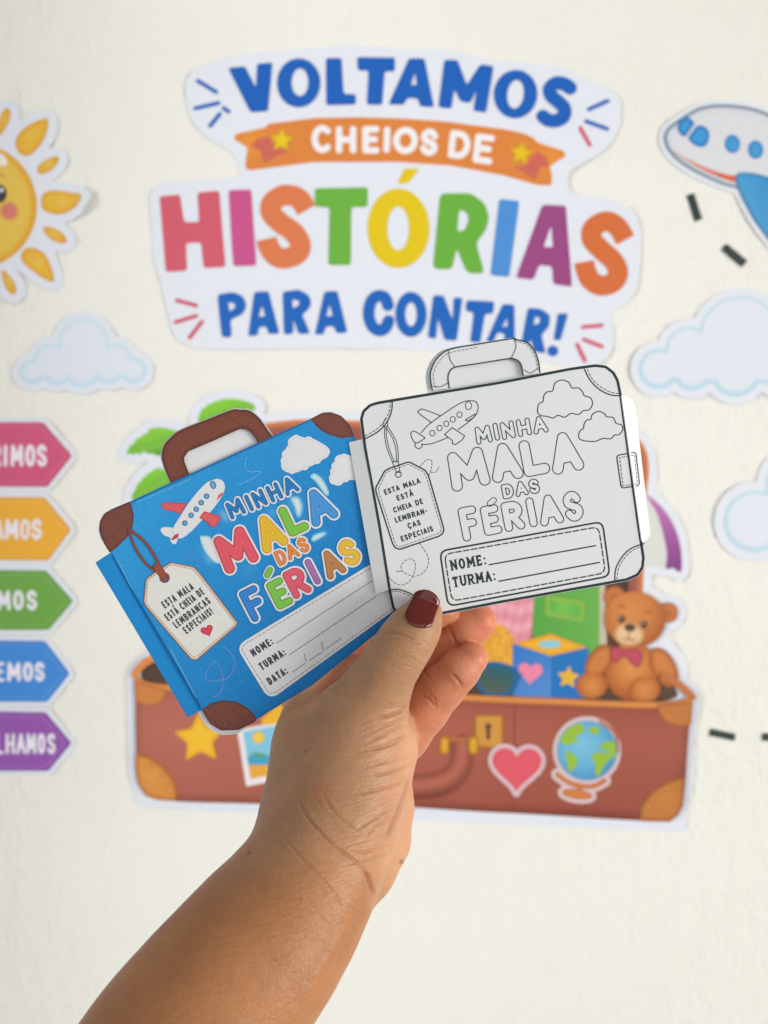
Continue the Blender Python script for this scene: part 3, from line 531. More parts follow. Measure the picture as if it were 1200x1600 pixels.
pr('corner_bracket', poly(rnd([(212, 1062), (263, 1076), (262, 1086), (252, 1098), (236, 1102), (214, 1096)], 4)), edge((206, 128, 62), (180, 104, 56), 6), sf, 16, 1.4); pr('corner_bracket', poly(rnd([(1023, 1099), (1079, 1094), (1077, 1131), (1056, 1134), (1035, 1127), (1026, 1114)], 4)), edge((192, 116, 56), (160, 90, 44), 6), sf, 16, 1.4)
for q in Z6([(232, 735), (300, 790), (345, 850), (262, 305)]) + Z5([(965, 512), (1045, 440), (1050, 150)]): pr('rivet', circ(q, 3.6), edge((228, 164, 88), (176, 104, 48), 3), sf, 17, .9)
pr('paper_seam', stroke([(803, 1101), (801, 1262)], 1.3), (136, 68, 56), sf, 15.5, .8); lk = pr('lock', poly(rnd([(740, 1114), (786, 1114), (786, 1169), (740, 1166)], 5)), edge((206, 146, 62), (160, 98, 40), 6), sf, 16, 1.2); pr('keyhole', union(circ((762, 1133), 5), stroke([(762, 1135), (762, 1151)], 6)), (110, 64, 46), lk, 17, .9)
hpath = crv([(722, 1166), (719, 1196), (702, 1219), (672, 1231), (620, 1234), (545, 1233), (503, 1216), (490, 1190), (489, 1166)])
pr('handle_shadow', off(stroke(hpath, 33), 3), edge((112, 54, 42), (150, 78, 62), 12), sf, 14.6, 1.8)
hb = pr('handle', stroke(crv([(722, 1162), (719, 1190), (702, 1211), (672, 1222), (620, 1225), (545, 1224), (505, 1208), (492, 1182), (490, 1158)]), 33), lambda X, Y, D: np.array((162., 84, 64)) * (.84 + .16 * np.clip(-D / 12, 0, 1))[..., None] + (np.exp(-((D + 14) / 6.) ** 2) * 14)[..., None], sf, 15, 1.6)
for x in (694, 739, 470, 512): pr('clip', stroke([(x, 1156), (x, 1169)], 17), edge((220, 164, 46), (168, 108, 30), 7), hb, 17, 1.1)
pr('clip_bar', stroke([(694, 1153), (739, 1153)], 7), (176, 104, 60), hb, 16, 1.1)
hsh = heart(Z5([(433, 352)])[0], 38, 1); hq = pr('heart_sticker', off(hsh, 7), (216, 182, 186), sf, 19, 1.5); pr('heart_print', hsh, edge((220, 88, 100), (208, 80, 92), 5), hq, 20, 1.5)
gc = Z5([(718, 288)])[0]
gl = union(circ(gc, 47), stroke(crv(Z5([(598, 385), (640, 415), (690, 432), (745, 432), (790, 410)])), 7), stroke(Z5([(688, 430), (685, 460)]), 9), ell(Z5([(678, 465)])[0], 24, 8, 8))
gs = pr('globe_sticker', off(gl, 6), (214, 190, 190), sf, 16, 1.5)
pr('globe_stand', union(stroke(crv(Z5([(598, 385), (640, 415), (690, 432), (745, 432), (790, 410)])), 7), stroke(Z5([(688, 430), (685, 460)]), 8), ell(Z5([(678, 465)])[0], 24, 7.5, 8), stroke(crv([(gc[0] + 20, gc[1] - 46), (gc[0] + 44, gc[1] - 26), (gc[0] + 48, gc[1] + 2)]), 4)), edge((206, 124, 58), (172, 92, 40), 3), gs, 17, 1)
go = pr('globe_ball', circ(gc, 46.5), ball((gc[0] - 8, gc[1] - 8), 66, (122, 190, 216), (100, 172, 208), (64, 130, 176)), gs, 18, 1.4)
for q in ([(610, 250), (625, 205), (665, 180), (705, 185), (700, 215), (665, 235), (690, 245), (650, 262), (630, 265)], [(632, 290), (660, 300), (682, 335), (660, 365), (645, 375), (636, 335)], [(735, 310), (760, 295), (800, 300), (815, 315), (790, 345), (770, 385), (755, 390), (748, 340)], [(765, 275), (800, 250), (828, 255), (836, 290), (820, 320), (800, 290)], [(725, 200), (750, 190), (770, 200), (755, 222), (735, 220)]):
    pr('continent', inter(poly(crv(Z5(q), True, 4)), circ(gc, 45)), (148, 186, 54), go, 19, 1)
pr('star_sticker', star((314, 1152), 42, -3, .5), edge((240, 188, 44), (228, 166, 40), 8), sf, 17, 1.4)
ph = pr('photo_sticker', poly([(372, 1138), (446, 1124), (462, 1211), (386, 1226)]), (232, 226, 226), sf, 16, 2)
pr('beach_print', poly([(381, 1141), (446, 1129), (458, 1203), (393, 1214)]), lambda X, Y, D: np.where((Y > 1192)[..., None], np.array((226., 164, 62)), np.where((Y > 1178)[..., None], np.array((66., 158, 196)), np.array((128., 194, 218)))), ph, 17, 1); pr('sun_print', circ((405, 1150), 9.5), edge((238, 200, 70), (226, 180, 50), 4), ph, 18, 1); pr('palm_print', ell((406, 1177), 12, 4, 5), (86, 160, 120), ph, 18, 1)
pr('luggage_patch', poly([(408, 1122), (440, 1096), (452, 1126), (412, 1131)]), (232, 176, 44), sf, 18, 1.3)

#=CARDS=#
# ------------------------------------------------------------------ blue suitcase card
A = zm(140, 610, 4.615); B = zm(320, 620, 3.75); Cc = zm(140, 840, 4.615); Dz = zm(360, 840, 4.286)
BP = Plane((360, 890, .3418), (620, 760, .3416), (360, 1100, .3418))
BP.bow = lambda X, Y: .0007 * np.sin(np.clip((X + .55 * (Y - 890) - 150) / 440, 0, 1) * math.pi)
bcard = thing('suitcase_card', 'blue printed suitcase shaped card with brown handle held in the hand', 'paper card', BP.at(np.array(400.), np.array(900.)), 'suitcase cards held in the hand')
def card(root, plane, mat):
    def f(name, sh, c, k, step=.9, parent=None, thick=0.0): return emit(name, sh, c, plane, .00006 * k, parent or root, step, mat, thick)
    return f
bp = card(bcard, BP, M_CARD)
front_pts = [(204, 783), (485, 655), (504, 645), (517, 644), (533, 651), (547, 664), (555, 684), (600, 800), (640, 942), (634, 954), (616, 967), (490, 1069), (404, 1122), (374, 1140), (346, 1141), (328.5, 1130), (315.5, 1109), (172.5, 865), (157, 840), (154, 827), (156, 814), (162, 803), (172.5, 796)]
fs = poly(rnd(front_pts, 3)); BLUE = (24, 124, 190)
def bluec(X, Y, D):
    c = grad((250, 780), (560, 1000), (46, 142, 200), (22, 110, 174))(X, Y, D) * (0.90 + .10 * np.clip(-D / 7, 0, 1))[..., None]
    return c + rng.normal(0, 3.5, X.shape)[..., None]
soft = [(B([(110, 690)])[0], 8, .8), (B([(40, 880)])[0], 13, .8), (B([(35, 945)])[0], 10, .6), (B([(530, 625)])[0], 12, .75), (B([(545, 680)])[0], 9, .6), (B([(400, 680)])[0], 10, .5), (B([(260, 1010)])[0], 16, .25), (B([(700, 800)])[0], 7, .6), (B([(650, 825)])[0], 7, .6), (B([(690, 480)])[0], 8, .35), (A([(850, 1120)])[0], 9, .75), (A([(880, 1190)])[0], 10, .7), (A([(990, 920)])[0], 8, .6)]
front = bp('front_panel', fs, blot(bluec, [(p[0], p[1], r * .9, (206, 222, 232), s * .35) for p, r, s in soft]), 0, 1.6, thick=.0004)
# back panel, a little behind, shows its white inside
BP2 = Plane((360, 890, .3427), (620, 760, .3427), (360, 1100, .3427))
hin_o = crv(A([(585, 665), (545, 570), (520, 480), (535, 400), (580, 345), (650, 290), (850, 210), (1030, 140)]) + B([(205, 76), (260, 80), (310, 115), (350, 165), (402, 240)]), False, 5)
hin_i = B([(318, 280), (300, 245), (270, 205), (240, 188)]) + A([(1080, 280), (900, 360), (710, 440), (680, 485), (685, 520), (720, 606)])
back_sh = union(off(poly(rnd([(170, 830), (210, 787), (485, 662), (540, 668), (620, 950), (490, 1063), (400, 1122), (372, 1147), (345, 1149), (322, 1136), (309, 1112)], 8)), 0), off(poly(hin_o + [(404, 720), (290, 770)]), 1.6))
emit('back_panel', back_sh, (226, 229, 232), BP2, 0, bcard, 1.6, M_PLAIN, .0004)
emit('side_flap', poly([(149, 879), (172, 864), (315, 1109), (293, 1121)]), lambda X, Y, D: np.array((30., 128, 192)) * (.93 + .07 * np.clip(-D / 3, 0, 1))[..., None], Plane((172, 864, .3420), (315, 1109, .3420), (149, 879, .3424)), 0, bcard, 1.2, M_CARD, .0004)
mott = lambda X, a: rng.normal(0, a, X.shape)[..., None]
brown = lambda X, Y, D: mott(X, 6) + np.array((112., 66, 56)) * (.78 + .22 * np.clip(-D / 4, 0, 1))[..., None]
hs = poly(hin_o + hin_i)
bp('handle', hs, lambda X, Y, D: mott(X, 6) + np.array((116., 66, 54)) * (.74 + .26 * np.clip(-D / 6, 0, 1))[..., None], 0.5, .9, thick=.0004)
for q in (A([(295, 800), (320, 900), (310, 990), (270, 1060), (200, 1130), (145, 1172), (100, 1100), (70, 1010), (75, 940), (110, 885), (200, 840)]), B([(620, 130), (660, 180), (720, 220), (800, 243), (877, 236), (850, 165), (800, 112), (740, 91), (690, 95)]), Cc([(812, 1240), (870, 1195), (960, 1170), (1060, 1180), (1150, 1230), (1200, 1290), (1200, 1325), (1080, 1383), (950, 1389), (870, 1338)])):
    bp('corner_bracket', poly(rnd(q, 3)), brown, 1)
bp('fold_line', stroke(Cc([(165, 130), (320, 400), (560, 800), (800, 1212)]), 1.8), (14, 82, 140), 1, .6); [bp('fold_highlight', stroke(q, 1.6), (84, 164, 214), 1, .6) for q in (Cc([(205, 165), (310, 370)]), Cc([(585, 800), (770, 1150)]), A([(335, 810), (730, 640)]))]
bp('edge_line', stroke([(206, 784), (486, 656)], 1.8), (16, 92, 150), 1, .7)
# printed airplane
pl = bp('airplane_print', poly(crv(A([(600, 1010), (660, 900), (740, 780), (830, 680), (880, 650), (930, 638), (972, 665), (975, 720), (940, 790), (880, 870), (800, 950), (720, 1030), (650, 1068)]), True, 4)), edge((222, 226, 230), (196, 204, 212), 4), 3, .8)
red = edge((206, 88, 92), (182, 66, 74), 3)
bp('wing_print', poly(rnd(A([(515, 832), (535, 806), (705, 812), (660, 890), (540, 858)]), 2)), red, 2, .8, pl); bp('wing_print', poly(rnd(A([(792, 920), (830, 870), (948, 908), (945, 932), (905, 988), (868, 978), (858, 955)]), 2)), red, 4, .8, pl)
bp('tail_print', poly(crv(A([(513, 1008), (540, 985), (640, 1000), (640, 1050), (630, 1100), (605, 1107), (585, 1085), (580, 1060), (540, 1045)]), True, 3)), edge((222, 226, 230), (190, 198, 206), 3), 2, .8, pl); bp('tail_stripe', poly(A([(590, 1075), (620, 1040), (648, 1030), (640, 1060), (600, 1080)])), (170, 62, 80), 4, .6, pl); bp('nose_stripe', poly(A([(918, 795), (930, 760), (965, 730), (960, 755)])), (200, 80, 84), 4, .6, pl)
for q in A([(690, 957), (735, 900), (772, 857), (808, 810), (847, 763)]): bp('window_print', circ(q, 4.3), edge((96, 160, 206), (28, 72, 112), 2.4), 4, .6, pl)
bp('window_print', ell(A([(893, 682)])[0], 4.6, 6.4, -15), edge((96, 160, 206), (28, 62, 100), 2), 4, .6, pl)
for q in ([(490, 300), (490, 255), (530, 228), (585, 240), (620, 240), (690, 275), (732, 310), (722, 350), (680, 375), (640, 400), (590, 420), (550, 440), (500, 447), (455, 425), (450, 385), (475, 370), (458, 340), (470, 310)], [(755, 400), (770, 350), (820, 338), (862, 350), (900, 390), (900, 480), (830, 490), (790, 520), (740, 505), (728, 470), (745, 440)], ):
    qb = B(q); cq_ = np.mean(qb, 0); s_ = union(poly(crv(qb, True, 4)), *[circ((p[0] * .80 + cq_[0] * .20, p[1] * .80 + cq_[1] * .20), 7.2 if len(q) > 12 else 6) for p in qb[::2]]); cl_ = bp('cloud_print', s_, edge((218, 222, 226), (236, 240, 240), 5), 2, .9); bp('cloud_stitch', stroke(dash(crv(B([((x - 590) * .9 + 590, (y - 340) * .9 + 340) for x, y in q] if q[0][0] == 490 else [((x - 815) * .88 + 815, (y - 430) * .88 + 430) for x, y in q]), True, 4), 2.4, 2), .7), (170, 190, 200), 3, .45, cl_)
bp('cloud_print', poly(crv(B([(617, 470), (640, 448), (680, 470), (715, 520), (730, 570), (705, 575), (650, 500)]), True, 4)), blot(edge((206, 222, 232), (120, 178, 214), 6), []), 2, .9); bp('cloud_print', poly(crv(B([(622, 835), (640, 805), (700, 788), (712, 805), (690, 825), (640, 850)]), True, 4)), edge((196, 216, 230), (90, 160, 208), 5), 2, .9)
bp('cloud_print', poly(crv(B([(498, 600), (520, 580), (560, 590), (580, 650), (560, 710), (535, 700), (520, 650)]), True, 4)), edge((198, 216, 230), (80, 154, 206), 7), 2, .9); bp('cloud_print', poly(crv(A([(795, 1060), (830, 1045), (880, 1060), (920, 1140), (950, 1240), (900, 1240), (830, 1160)]), True, 4)), edge((214, 222, 222), (110, 176, 214), 5), 2, .9)
PN = [0]
def puffy(ch, c, wd, h, ang, sw, colr, outl=3.0):
    sh = stroke(glyph(ch, c, wd, h, ang, sw), sw); cc = np.array(colr, float)
    def f(X, Y, D):
        k = np.clip(-D / 2.2, 0, 1)[..., None]; hi = np.exp(-((D + sw * .3) / (sw * .12)) ** 2)[..., None] * (.07 if sw > 9 else 0)
        c_ = cc * (.74 + .26 * k); return c_ * (1 - hi) + 255 * hi
    PN[0] += 1; o = bp('letter', sh, f, 6 + PN[0] * .06, .8); bp('letter_outline', off(sh, outl), (228, 236, 240), 3.5 + PN[0] * .12, .8, o)
s1 = 1 / 3.75; AN = 25
for ch, x, y, wd in (('M', 182, 654, 98), ('I', 262, 622, 24), ('N', 322, 597, 72), ('H', 410, 560, 74), ('A', 500, 520, 86)): puffy(ch, B([(x, y)])[0], wd * s1, 104 * s1, AN, 23 * s1, (38, 116, 180), 2.6)
puffy('M', B([(182, 895)])[0], 215 * s1, 232 * s1, AN, 62 * s1, (206, 76, 90)); puffy('A', B([(382, 795)])[0], 164 * s1, 214 * s1, AN, 56 * s1, (236, 166, 40)); puffy('L', B([(522, 715)])[0], 130 * s1, 188 * s1, AN, 54 * s1, (110, 174, 62)); puffy('A', B([(672, 640)])[0], 168 * s1, 210 * s1, AN, 54 * s1, (62, 132, 196))
for ch, x, y, wd in (('D', 448, 940, 60), ('A', 512, 905, 74), ('S', 578, 868, 62)): puffy(ch, B([(x, y)])[0], wd * s1, 92 * s1, AN, 22 * s1, (228, 130, 66), 2.5)
s2 = 1 / 4.286
puffy('F', Dz([(162, 440)])[0], 132 * s2, 228 * s2, 27, 52 * s2, (42, 116, 188)); puffy('E', Dz([(332, 372)])[0], 122 * s2, 200 * s2, 27, 52 * s2, (110, 176, 66)); puffy('R', Dz([(448, 298)])[0], 136 * s2, 200 * s2, 27, 50 * s2, (206, 78, 98)); puffy('I', Dz([(553, 228)])[0], 50 * s2, 186 * s2, 27, 44 * s2, (150, 96, 156)); puffy('A', Dz([(680, 172)])[0], 140 * s2, 190 * s2, 27, 46 * s2, (166, 112, 66)); puffy('S', Dz([(797, 98)])[0], 122 * s2, 184 * s2, 27, 46 * s2, (232, 168, 48))
ac = stroke(Dz([(250, 250), (268, 215)]), 40 * s2); o = bp('letter_accent', ac, edge((110, 176, 66), (70, 130, 40), 2), 6, .8); bp('accent_outline', off(ac, 2.2), (228, 236, 240), 3.3, .8, o)
# luggage tag print
tg = poly(rnd(Cc([(392, 460), (408, 298), (470, 250), (590, 176), (752, 208), (795, 250), (1072, 612), (1055, 642), (775, 882), (735, 875), (408, 495)]), 3))
to = bp('tag_print', tg, lambda X, Y, D: np.where((D > -1.1)[..., None], np.array((136., 72, 52)), np.where((D > -3.2)[..., None], np.array((222., 180, 146)), np.array((214., 212, 200)))), 4, .6)
tgi = [q for q in Cc([(412, 455), (424, 308), (478, 268), (592, 196), (742, 226), (780, 262), (1050, 610), (1040, 634), (770, 858), (742, 853), (425, 488)])]; bp('tag_stitch', stroke(dash(tgi + [tgi[0]], 3, 1.8), .8), (150, 100, 76), 5, .45, to)
bp('tag_strap', union(stroke(crv(A([(285, 1005), (330, 1130), (400, 1235), (470, 1300)])), 4), stroke(crv(A([(300, 1010), (395, 1085), (465, 1180), (510, 1265)])), 4.4), stroke(A([(490, 1270), (535, 1335)]), 12), sub(circ(A([(545, 1350)])[0], 8), circ(A([(548, 1352)])[0], 4))), edge((142, 76, 56), (96, 48, 38), 1.8), 6, .6, to); bp('tag_hole', circ(A([(548, 1352)])[0], 4.2), (40, 120, 180), 5, .6, to)
INK = (62, 66, 72)
for tx, a, b in (('ESTA MALA', (548, 512), (762, 368)), ('ESTÁ CHEIA DE', (572, 602), (838, 402)), ('LEMBRANCAS', (632, 655), (882, 468)), ('ESPECIAIS!', (705, 695), (900, 545))):
    a, b = Cc([a])[0], Cc([b])[0]; bp('lettering', stroke(textline(tx, a, b, 12.2, 2.1), 2.1), INK, 5, .5, to)
bp('heart_print', heart(Cc([(852, 668)])[0], 9.8, -22), edge((206, 66, 84), (150, 40, 56), 2), 5, .7, to)
bp('stitched_loop', stroke(dash(crv(Cc([(960, 780), (1020, 830), (1050, 910), (1010, 1000), (940, 1025), (860, 1030), (840, 990), (880, 910), (910, 893), (945, 940), (965, 1020), (950, 1110), (890, 1150)])), 1.6, 2.0), .9), (150, 150, 196), 2, .5); bp('stitched_loop', stroke(dash(crv(B([(245, 360), (238, 400), (260, 440), (330, 438), (280, 480), (190, 520)])), 1.8, 1.8), .9), (140, 190, 220), 2, .5); bp('stitched_loop', stroke(dash(crv(Cc([(680, 150), (730, 100), (760, 130), (775, 170), (800, 210)])), 1.6, 2.0), .9), (120, 130, 190), 2, .5)
# label panel
lpts = Dz([(64, 765), (60, 728), (88, 694), (935, 180), (1000, 190), (1090, 470), (1088, 492), (302, 1060), (262, 1062), (232, 1040)])
lp = bp('label_panel', inter(poly(rnd(lpts, 5)), off(fs, -1)), (216, 222, 234), 4, .9)
li = Dz([(84, 758), (82, 732), (104, 708), (935, 205)]); lj = Dz([(1085, 475), (300, 1038), (266, 1040), (248, 1024), (84, 758)]); bp('label_stitch', stroke(dash(li, 5, 2.4) + dash(lj, 5, 2.4), 1.0), (120, 128, 134), 5, .5, lp)
bp('writing_line', stroke([Dz([(310, 705), (948, 290)]), Dz([(395, 785), (978, 390)]), Dz([(415, 900), (500, 842)]), Dz([(508, 832), (495, 775)]), Dz([(530, 820), (614, 766)]), Dz([(624, 755), (610, 700)]), Dz([(640, 745), (748, 670)])], 1.0), (92, 98, 104), 5, .5, lp)
for tx, a, b in (('NOME:', (158, 798), (294, 710)), ('TURMA:', (214, 890), (378, 784)), ('DATA:', (268, 988), (390, 906))): bp('lettering', stroke(textline(tx, Dz([a])[0], Dz([b])[0], 12.6, 2.7), 2.7), INK, 5, .5, lp)

# ------------------------------------------------------------------ white colouring card
E = zm(540, 520, 4.615); F_ = zm(780, 520, 4.615); G = zm(560, 700, 5.0); H = zm(780, 750, 4.0)
WPn = Plane((640, 900, .3385), (960, 800, .3400), (760, 600, .3400))
WPn.bow = lambda X, Y: .0008 * np.sin(np.clip((X + .14 * (Y - 780) - 572) / 412, 0, 1) * math.pi)
def wd_(px, py): return float(WPn.at(np.array(float(px)), np.array(float(py)))[1])
wcard = thing('suitcase_card', 'white suitcase shaped colouring card with black line drawings held by the thumb', 'paper card', WPn.at(np.array(780.), np.array(770.)), 'suitcase cards held in the hand')
wpt = [(562, 654), (566, 641), (577, 631), (590, 627), (780, 596), (888, 575), (929, 569), (947, 571), (960, 581), (967, 594), (972, 618), (1000, 820), (1008, 872), (1006, 888), (998, 900), (980, 908), (780, 943), (692, 960), (640, 968), (622, 963), (612, 950), (607, 926), (590, 820), (568, 700)]
ws = poly(rnd(wpt, 3)); WHT = (210, 214, 220); BLK = (44, 56, 58)
wp = card(wcard, WPn, M_PLAIN)
wp('front_panel', ws, WHT, 0, 1.6, thick=.0004)
hout = crv(E([(625, 415), (610, 320), (622, 255), (665, 180), (750, 122), (950, 85), (1200, 45)]) + F_([(110, 50), (195, 72), (250, 130), (278, 200), (292, 290)]), False, 5); hinn = crv(F_([(170, 310), (158, 240), (135, 205), (90, 187)]) + E([(1170, 190), (950, 225), (790, 250), (748, 285), (738, 330), (747, 400)]), False, 5)
wp('handle', poly(hout + hinn), WHT, -1, 1.2, thick=.0004)
WP2 = Plane((640, 900, .3395), (960, 800, .3410), (760, 600, .3408))
emit('back_panel', union(poly(rnd([(572, 660), (590, 634), (780, 603), (940, 580), (962, 600), (998, 870), (975, 902), (780, 938), (640, 960), (618, 945)], 8)), off(poly([(x - 5, y + 1) for x, y in hout] + [(835, 640), (680, 640)]), 2.5)), (214, 218, 226), WP2, 0, wcard, 1.8, M_PLAIN, .0004)
emit('side_flap', poly([(545, 691), (568, 686), (607, 922), (587, 928)]), WHT, Plane((568, 686, wd_(568, 686)), (607, 922, wd_(607, 922)), (545, 691, wd_(545, 691) + .0016)), 0, wcard, 1.4, M_PLAIN, .0004)
RF = Plane((972, 618, wd_(972, 618)), (1004, 845, wd_(1004, 845)), (991, 626, wd_(991, 626) + .010)); rfl = emit('side_flap', poly(rnd([(971, 617), (977, 619), (990, 626), (993, 638), (1016, 832), (1015, 838), (1008, 846), (1003, 846)], 1.5)), (226, 227, 226), RF, 0, wcard, 1.2, M_PLAIN, .0004)
LW = .55
def ink(name, lines, lw, parent=None, k=1, st=.5): return wp(name, stroke(lines, lw), BLK, k, st, parent)
wp('border_line', inter(ring(off(ws, -2.6), 4.2), ws), BLK, 1, .8)
ink('handle_line', [hout, hinn], 1.9, k=2); hmid = crv(E([(648, 400), (632, 320), (645, 262), (685, 195), (755, 145), (950, 108)]), False, 5); ink('handle_stitch', dash(hmid, 4, 2.5) + dash(crv(F_([(115, 62), (190, 85), (238, 140), (265, 205), (275, 270)]), False, 5), 4, 2.5), .8, k=2, st=.4)
ink('handle_line', [crv(E([(740, 130), (755, 200), (790, 250)])), crv(F_([(108, 55), (118, 110), (85, 185)])), crv(E([(630, 385), (680, 392), (735, 365)])), crv(F_([(178, 270), (220, 292), (270, 265)]))], 1.0, k=2, st=.4)
def bracket(pts, c, inn):
    ink('corner_line', crv(pts), 2.0); m = crv(inn); ink('corner_stitch', dash(m, 4.2, 2.6), 1.2, st=.4)
bracket(E([(336, 487), (332, 560), (300, 640), (235, 712), (130, 770)]), None, E([(322, 490), (316, 560), (285, 630), (225, 695), (130, 750)])); bracket(F_([(612, 265), (655, 345), (720, 410), (800, 448), (882, 455)]), None, F_([(632, 265), (670, 335), (730, 392), (805, 430), (878, 440)])); bracket(H([(722, 625), (730, 550), (775, 472), (830, 425), (905, 397)]), None, H([(736, 622), (746, 550), (788, 482), (838, 438), (900, 410)])); bracket(G([(240, 1114), (300, 1103), (380, 1125), (450, 1170), (560, 1300)]), None, G([(250, 1128), (300, 1118), (370, 1140), (430, 1178), (530, 1300)]))
cq = F_([(845, 885), (985, 860), (1012, 1100), (880, 1122)])
cs_ = poly(rnd(cq, 5)); wp('clasp_line', inter(ring(cs_, 1.7), off(ws, -1)), BLK, 2, .6)
ci = F_([(865, 902), (930, 890)]); ink('clasp_stitch', dash(F_([(935, 888), (868, 900), (892, 1104), (960, 1095)]), 4, 2.4), 1.0, k=2, st=.4)
emit('clasp_line', inter(ring(cs_, 1.7), sub(off(rfl and poly([(972, 600), (1020, 600), (1025, 850), (1004, 850)]), 0), off(ws, 1.0))), BLK, RF, .00008, wcard, .6, M_PLAIN); emit('clasp_stitch', stroke(dash(F_([(950, 886), (975, 880), (996, 1085), (975, 1092)]), 4, 2.4), 1.0), BLK, RF, .00008, wcard, .4, M_PLAIN)
# airplane line drawing
ink('airplane_drawing', [crv(E([(545, 722), (600, 662), (700, 590), (790, 530), (860, 496), (925, 494), (953, 525), (945, 580), (905, 628), (810, 700)])), crv(E([(735, 757), (690, 775), (620, 800), (552, 808)])), crv(E([(620, 650), (525, 578), (535, 560), (560, 553), (685, 600)])),
    E([(768, 685), (713, 735), (770, 778), (768, 800), (790, 808), (838, 775), (858, 745), (768, 685)]), crv(E([(572, 758), (500, 712), (472, 722), (478, 760), (508, 795), (560, 770), (572, 758)])), crv(E([(508, 795), (500, 815), (520, 835), (545, 828), (552, 800)])), E([(862, 632), (880, 618), (932, 588), (930, 606), (885, 636), (862, 632)])] , 1.4)
ink('airplane_drawing', [arc(q[0], q[1], 4.0, 4.4, 0, 360, 16) for q in E([(625, 725), (677, 688), (725, 657), (772, 626), (820, 592)])] + [arc(E([(885, 527)])[0][0], E([(885, 527)])[0][1], 4.8, 6.4, 0, 360, 18)], 1.2)
for q in ([(275, 550), (283, 515), (313, 497), (318, 460), (340, 430), (382, 420), (400, 365), (450, 343), (500, 360), (522, 398), (570, 400), (600, 430), (612, 455), (655, 470), (671, 510), (648, 555), (605, 563), (570, 590), (515, 583), (470, 610), (422, 597), (385, 616), (340, 604), (296, 598), (275, 575)], [(570, 740), (580, 710), (605, 690), (610, 660), (630, 630), (657, 626), (670, 590), (715, 567), (758, 585), (775, 606), (820, 612), (842, 652), (880, 665), (890, 700), (862, 735), (832, 738), (800, 765), (750, 762), (695, 782), (650, 784), (600, 777), (575, 762)]):
    pts = F_(q); 
    ink('cloud_drawing', crv(pts + [pts[0]]), 1.6)
def outl(ch, c, wd, h, ang, sw, lw=1.5):
    sh = off(stroke(glyph(ch, c, wd, h, ang, sw), sw), -lw / 2); wp('letter', ring(sh, lw), BLK, 1, .55)
for ch, x, y, wd in (('M', 755, 679.5, 26), ('I', 775, 675, 9), ('N', 793, 672.5, 22), ('H', 818, 668, 22), ('A', 843, 664, 24)): outl(ch, (x, y), wd, 28, 11, 8)
outl('M', (731, 733), 62, 62, 12, 18); outl('A', (789, 722), 50, 60, 11, 18); outl('L', (834.5, 714.5), 42, 58, 11, 17.5); outl('A', (883, 707), 51, 64, 11, 18)
for ch, x, y, wd in (('D', 793, 767.5, 19), ('A', 814, 763.5, 21), ('S', 834, 760, 18)): outl(ch, (x, y), wd, 24, 11, 7.6)
outl('F', (733, 818), 29, 54, 11, 13.5); outl('E', (767, 812.5), 29, 47, 11, 13.5); outl('R', (801, 806), 33, 47, 11, 13.5); outl('I', (830, 800.5), 13, 47, 11, 13); outl('A', (859, 796.5), 38, 48, 11, 13.5); outl('S', (895, 791), 31, 48, 11, 13)
wp('letter_accent', ring(stroke(G([(1025, 435), (1055, 408)]), 8.4), 1.2), BLK, 1, .55)
tp = G([(135, 312), (205, 180), (240, 160), (395, 108), (522, 175), (547, 215), (668, 635), (660, 665), (632, 688), (322, 792), (285, 778), (265, 740), (138, 345)])
ts = poly(rnd(tp, 3)); tl = wp('tag_drawing', ring(ts, 2.2), BLK, 1, .55)
inn = G([(158, 318), (215, 195), (250, 175), (392, 128), (508, 188), (530, 225), (648, 630), (640, 655), (622, 668), (322, 772), (300, 762), (285, 735), (160, 345)]); ink('tag_stitch', dash(inn + [inn[0]], 4, 2.2), .9, tl, 1, .4)
ink('tag_strap', [crv(G([(206, -160), (206, -90), (226, 10), (268, 112)])), crv(G([(218, -165), (220, -90), (242, 10), (282, 108)])), crv(G([(222, -150), (270, -70), (294, 20), (298, 110)])), crv(G([(226, -172), (288, -70), (310, 20), (312, 110)])), G([(210, -230), (190, -180), (208, -165), (228, -168), (228, -200)]), G([(265, 110), (310, 105), (326, 190), (300, 195), (265, 110)])], 1.2, tl); ink('tag_ring', arc(*G([(312, 206)])[0], 4.6, 4.6, 0, 360, 18), 1.4, tl)
for tx, a, b in (('ESTA MALA', (210, 368), (487, 274)), ('ESTÁ', (308, 415), (434, 372)), ('CHEIA DE', (280, 508), (508, 434)), ('LEMBRAN-', (293, 585), (542, 508)), ('ÇAS', (392, 632), (490, 600)), ('ESPECIAIS', (340, 732), (588, 648))):
    ink('lettering', textline(tx, G([a])[0], G([b])[0], 8.8, 1.7), 1.9, tl, 1, .45)
ob = [(687, 861), (941, 815), (953, 900), (700, 947)]; os_ = poly(rnd(ob, 12)); lb = wp('label_drawing', ring(os_, 2.7), BLK, 1, .6); ib = rnd([(694, 866), (935, 823), (946, 895), (706, 939)], 11); ink('label_stitch', dash(ib + [ib[0]], 9, 3.4), 2.0, lb, 1, .5)
ink('writing_line', [G([(1020, 911)]) + H([(602, 410)]), G([(1095, 1040)]) + H([(625, 515)])], 2.1, lb)
for tx, a, b in (('NOME:', (728, 957), (998, 908)), ('TURMA:', (745, 1088), (1072, 1032))): L_ = textline(tx, G([a])[0], G([b])[0], 16, 2.4, False, .26); wp('lettering', union(stroke(L_, 3.1), stroke(textline(tx, G([a])[0], G([b])[0], 16.2, 1.2, True, .26), 1.7)), BLK, 1, .5, lb)
